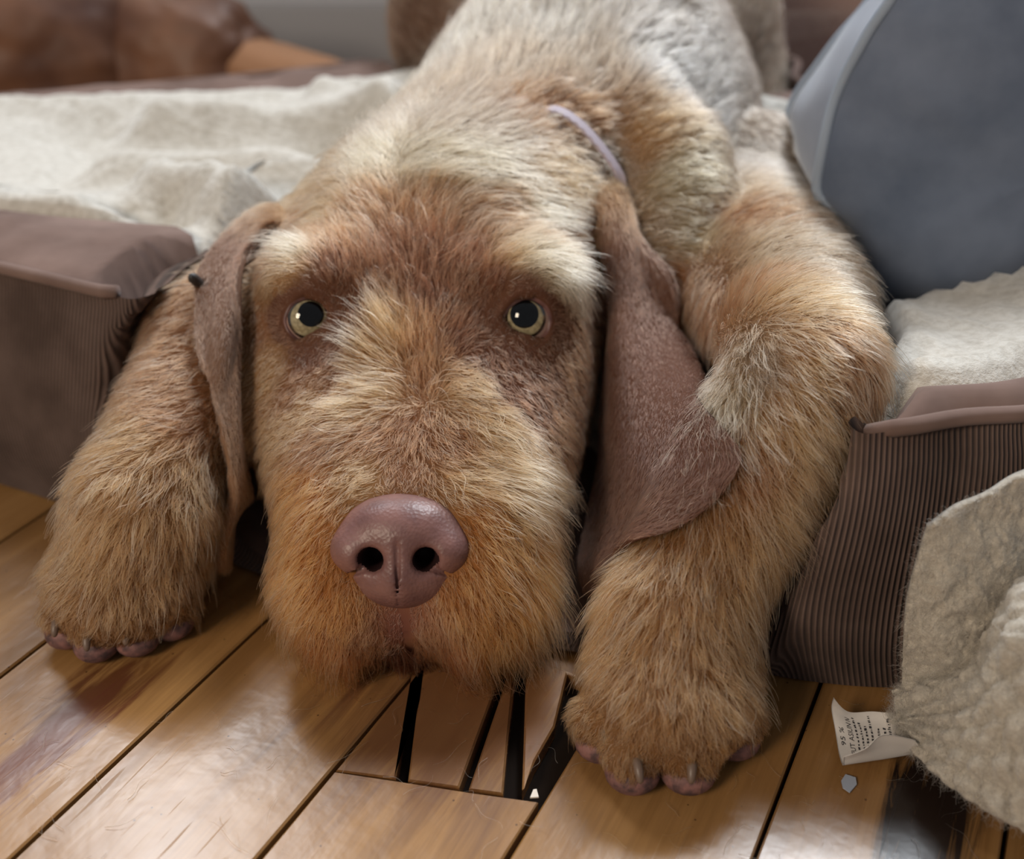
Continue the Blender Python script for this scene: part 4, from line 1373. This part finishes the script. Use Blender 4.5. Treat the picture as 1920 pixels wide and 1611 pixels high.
print_text('FUT ASIUN N', .30, .14, .100, .82)
# print too small to read: broken grey strokes in rows
Vd, Fd = [], []
for k, (a0, b0, b1) in enumerate(((.37, .10, .80), (.44, .15, .70), (.51, .12, .62), (.58, .20, .86), (.67, .28, .55), (.74, .34, .60), (.79, .36, .84), (.85, .38, .82), (.91, .40, .84))):
    b = b0
    while b < b1:
        L_ = float(rng.uniform(.012, .05)); hgt = float(rng.uniform(.016, .032))
        i0 = len(Vd)
        sl = float(rng.uniform(-.012, .012))
        for (x, y) in ((a0, b), (a0, b + L_), (a0 - hgt, b + L_ + sl), (a0 - hgt, b + sl)):
            Vd.append(on_tag(x, y))
        Fd.append((i0, i0 + 1, i0 + 2, i0 + 3))
        b += L_ + float(rng.uniform(.012, .03))
pr = mesh_obj('fine_print', Vd, Fd, inkm.m, tago, False)
pr['kind'] = 'stuff'

# fleece pile on the bed's top where it is seen sharp
m_ = (FL_V[:3, :, 0] > .05) & (FL_V[:3, :, 1] < .40)
cols_ = np.where(m_.any(0))[0]
nF = np.zeros_like(FL_V); nF[..., 2] = 1
seg_ = FL_V[:14][:, cols_]
srt = np.argsort(seg_[0, :, 0]); seg_ = seg_[:, srt]
pile('fleece_pile', seg_, nF[:14][:, cols_], 16000, .0050, (232, 227, 214), bed, None, .00008)

# ------------------------------------------------------------------ blue cushion behind the shoulder
blue = Mat('slate_blue_cloth', (104, 114, 130), .85, .2, Sheen_Weight=.3)
bn1 = blue.noise(blue.coord('Object'), 26, 4); blue.set('Base Color', blue.ramp(bn1, [(.3, (82, 93, 112)), (.7, (110, 120, 138))]))
blue2 = Mat('pale_blue_piping', (142, 154, 170), .8, .2)
cush = empty('cushion', 'slate blue box cushion with pale piped seam propped behind the puppy', 'cushion', (.25, .45, .05))
FRO = [(1532, 392), (1548, 250), (1600, 110), (1660, 0), (1760, -140), (2050, -200), (2330, -150), (2420, 150), (2380, 450), (2200, 610), (1920, 622), (1740, 615), (1625, 580), (1560, 505)]
BAC = [(1498, 380), (1474, 235), (1545, 95), (1620, 0), (1720, -120), (2000, -170), (2280, -130), (2370, 150), (2330, 420), (2160, 545), (1900, 555), (1720, 545), (1595, 505), (1530, 445)]
fo = catmull([P(u, v, .405) for u, v in FRO], 96, True); bo = catmull([P(u, v, .49) for u, v in BAC], 96, True)
fcen, bcen = fo.mean(0), bo.mean(0)
rings = []
for sc, y in ((.02, -.030), (.3, -.028), (.55, -.024), (.75, -.018), (.9, -.009), (.97, -.003), (1, 0)):
    rings.append(fcen + (fo - fcen) * sc + np.array([0, y, 0]))
mid = (fo + bo) / 2
for t in (.12, .3, .5, .7, .88):
    c_ = fo * (1 - t) + bo * t; cc2 = c_.mean(0)
    rings.append(cc2 + (c_ - cc2) * (1 + .02 * math.sin(math.pi * t)))
for sc, y in ((1, 0), (.95, .006), (.8, .016), (.4, .026), (.02, .028)):
    rings.append(bcen + (bo - bcen) * sc + np.array([0, y, 0]))
rings = np.array(rings)
for i in range(rings.shape[0]):
    for j in range(96):
        q = rings[i, j]
        low_ = math.exp(-((q[2] - .085) / .018) ** 2)
        rings[i, j, 1] += .007 * fbm(q, 16, 3) + .006 * low_ * math.sin(q[0] * 55 + 1)
rings = clear_of_dog(rings.reshape(-1, 3), .004).astype(float).reshape(-1, 96, 3)
adopt(mesh_obj('cover', rings.reshape(-1, 3), grid_faces(len(rings), 96, True), blue.m), cush)
adopt(tube('piped_seam', rings[6], .0022, blue2.m, None, 8, True), cush)
adopt(tube('piped_seam', rings[12], .0022, blue2.m, None, 8, True), cush)

# ------------------------------------------------------------------ blurred things beyond the bed
def soft_box(name, c, half, rz, mat, parent=None, p=3.2, wob=.08, rx=0, ry=0):
    bm = bmesh.new(); bmesh.ops.create_icosphere(bm, subdivisions=5, radius=1)
    for v in bm.verts:
        n_ = v.co.normalized()
        k = (abs(n_.x) ** p + abs(n_.y) ** p + abs(n_.z) ** p) ** (-1 / p)
        k *= 1 + wob * fbm(n_, 1.7, 3)
        v.co = Vector((n_.x * k * half[0], n_.y * k * half[1], n_.z * k * half[2]))
    M = Matrix.Translation(Vector(c)) @ Matrix.Rotation(rz, 4, 'Z') @ Matrix.Rotation(rx, 4, 'X') @ Matrix.Rotation(ry, 4, 'Y')
    bm.transform(M)
    me = bpy.data.meshes.new(name); bm.to_mesh(me); bm.free()
    me.polygons.foreach_set('use_smooth', [True] * len(me.polygons)); me.materials.append(mat)
    return link(bpy.data.objects.new(name, me), parent)
mauve = Mat('mauve_brown_upholstery', (176, 150, 142), .9, .15)
mauve.set('Normal', mauve.bump(mauve.noise(mauve.coord('Object'), 300, 3), .2, .001))
lea = Mat('brown_leather', (112, 76, 58), .5, .35)
l2 = lea.noise(lea.coord('Object'), 14, 4); lea.set('Base Color', lea.ramp(l2, [(.3, (84, 56, 46)), (.7, (138, 98, 74))]))
tanm = Mat('tan_suede', (168, 126, 96), .85, .15)
sofa = empty('sofa', 'mauve brown upholstered sofa base behind the puppy by the grey wall', 'sofa', (.62, .95, 0))
adopt(soft_box('seat_base', (.62, .97, .14), (.56, .085, .14), 0, mauve.m, None, 6, .02), sofa)
adopt(soft_box('seat_cushion', (.62, .97, .33), (.55, .085, .07), 0, mauve.m, None, 5, .03), sofa)
for x in (.16, 1.08):
    adopt(tube('foot', [(x, .93, 0.001), (x, .93, .03)], [.012, .016], lea.m, None, 12), sofa)
tag(soft_box('floor_cushion', P(20, 62, .84) * np.array([1, 1, 0]) + np.array([0, 0, .068]), (.10, .08, .067), .3, lea.m), 'brown leather floor cushion beyond the bed, farthest from the puppy', 'cushion')
c3 = P(330, 95, .84)
tag(soft_box('floor_pillow', (c3[0], c3[1], .060), (.075, .055, .059), -.3, lea.m, None, 2.4), 'dark brown pillow slumped between the tan bolster and the leather cushion', 'pillow')
c4 = P(480, 105, .80)
tag(soft_box('bolster', (c4[0] + .0, c4[1] + .02, .052), (.105, .035, .034), -.30, tanm.m, None, 2.6, .05, 0, .18), 'tan suede bolster lying on the floor behind the bed', 'bolster')

# ------------------------------------------------------------------ specks on the boards
fleck = Mat('blue_grey_paper', (150, 156, 168), .6, .3)
pts = [PZ(u, v, .0004) for u, v in ((1577, 1465), (1585, 1453), (1604, 1459), (1606, 1472), (1593, 1487), (1580, 1478))]
tp = [p_ + np.array([0, 0, .0004]) for p_ in pts]
tag(mesh_obj('paper_fleck', pts + tp, [tuple(range(5, -1, -1)), tuple(range(6, 12))] + [(i, (i + 1) % 6, 6 + (i + 1) % 6, 6 + i) for i in range(6)], fleck.m, None, False), 'tiny blue grey paper fleck on the floor in front of the care tag', 'paper')
whm = Mat('white_chip', (205, 195, 182), .6, .3)
pts = [PZ(u, v, .0004) for u, v in ((994, 1497), (1000, 1482), (1006, 1481), (1010, 1496))]
tp = [p_ + np.array([0, 0, .0005]) for p_ in pts]
tag(mesh_obj('paint_chip', pts + tp, [(3, 2, 1, 0), (4, 5, 6, 7)] + [(i, (i + 1) % 4, 4 + (i + 1) % 4, 4 + i) for i in range(4)], whm.m, None, False), 'tiny white chip lying where the cross joint meets a board gap', 'chip')
# shed hairs lying on the boards
nh = 90
uu, vv_ = rng.uniform(0, 1900, nh), rng.uniform(1300, 1611, nh)
rp2 = np.array([PZ(a, b, .0004) for a, b in zip(uu, vv_)], np.float32)
d = rng.normal(0, 1, (nh, 3)); nn2 = np.tile(np.array([0, 0, 1.]), (nh, 1))
pos, rad, c = strands(rp2, nn2, d, rng.uniform(.004, .014, nh), np.full(nh, .05), np.tile(lin((220, 196, 160)), (nh, 1)), m=7, width=.00006, clump=0, jit=.1, curl=.002, grav=0)
pos[..., 2] = np.clip(pos[..., 2], .0003, .0012)
sh_ = make_curves('shed_hair', pos, rad, c, None)
sh_['label'] = 'fine pale shed hairs scattered over the wooden boards'; sh_['category'] = 'hair'
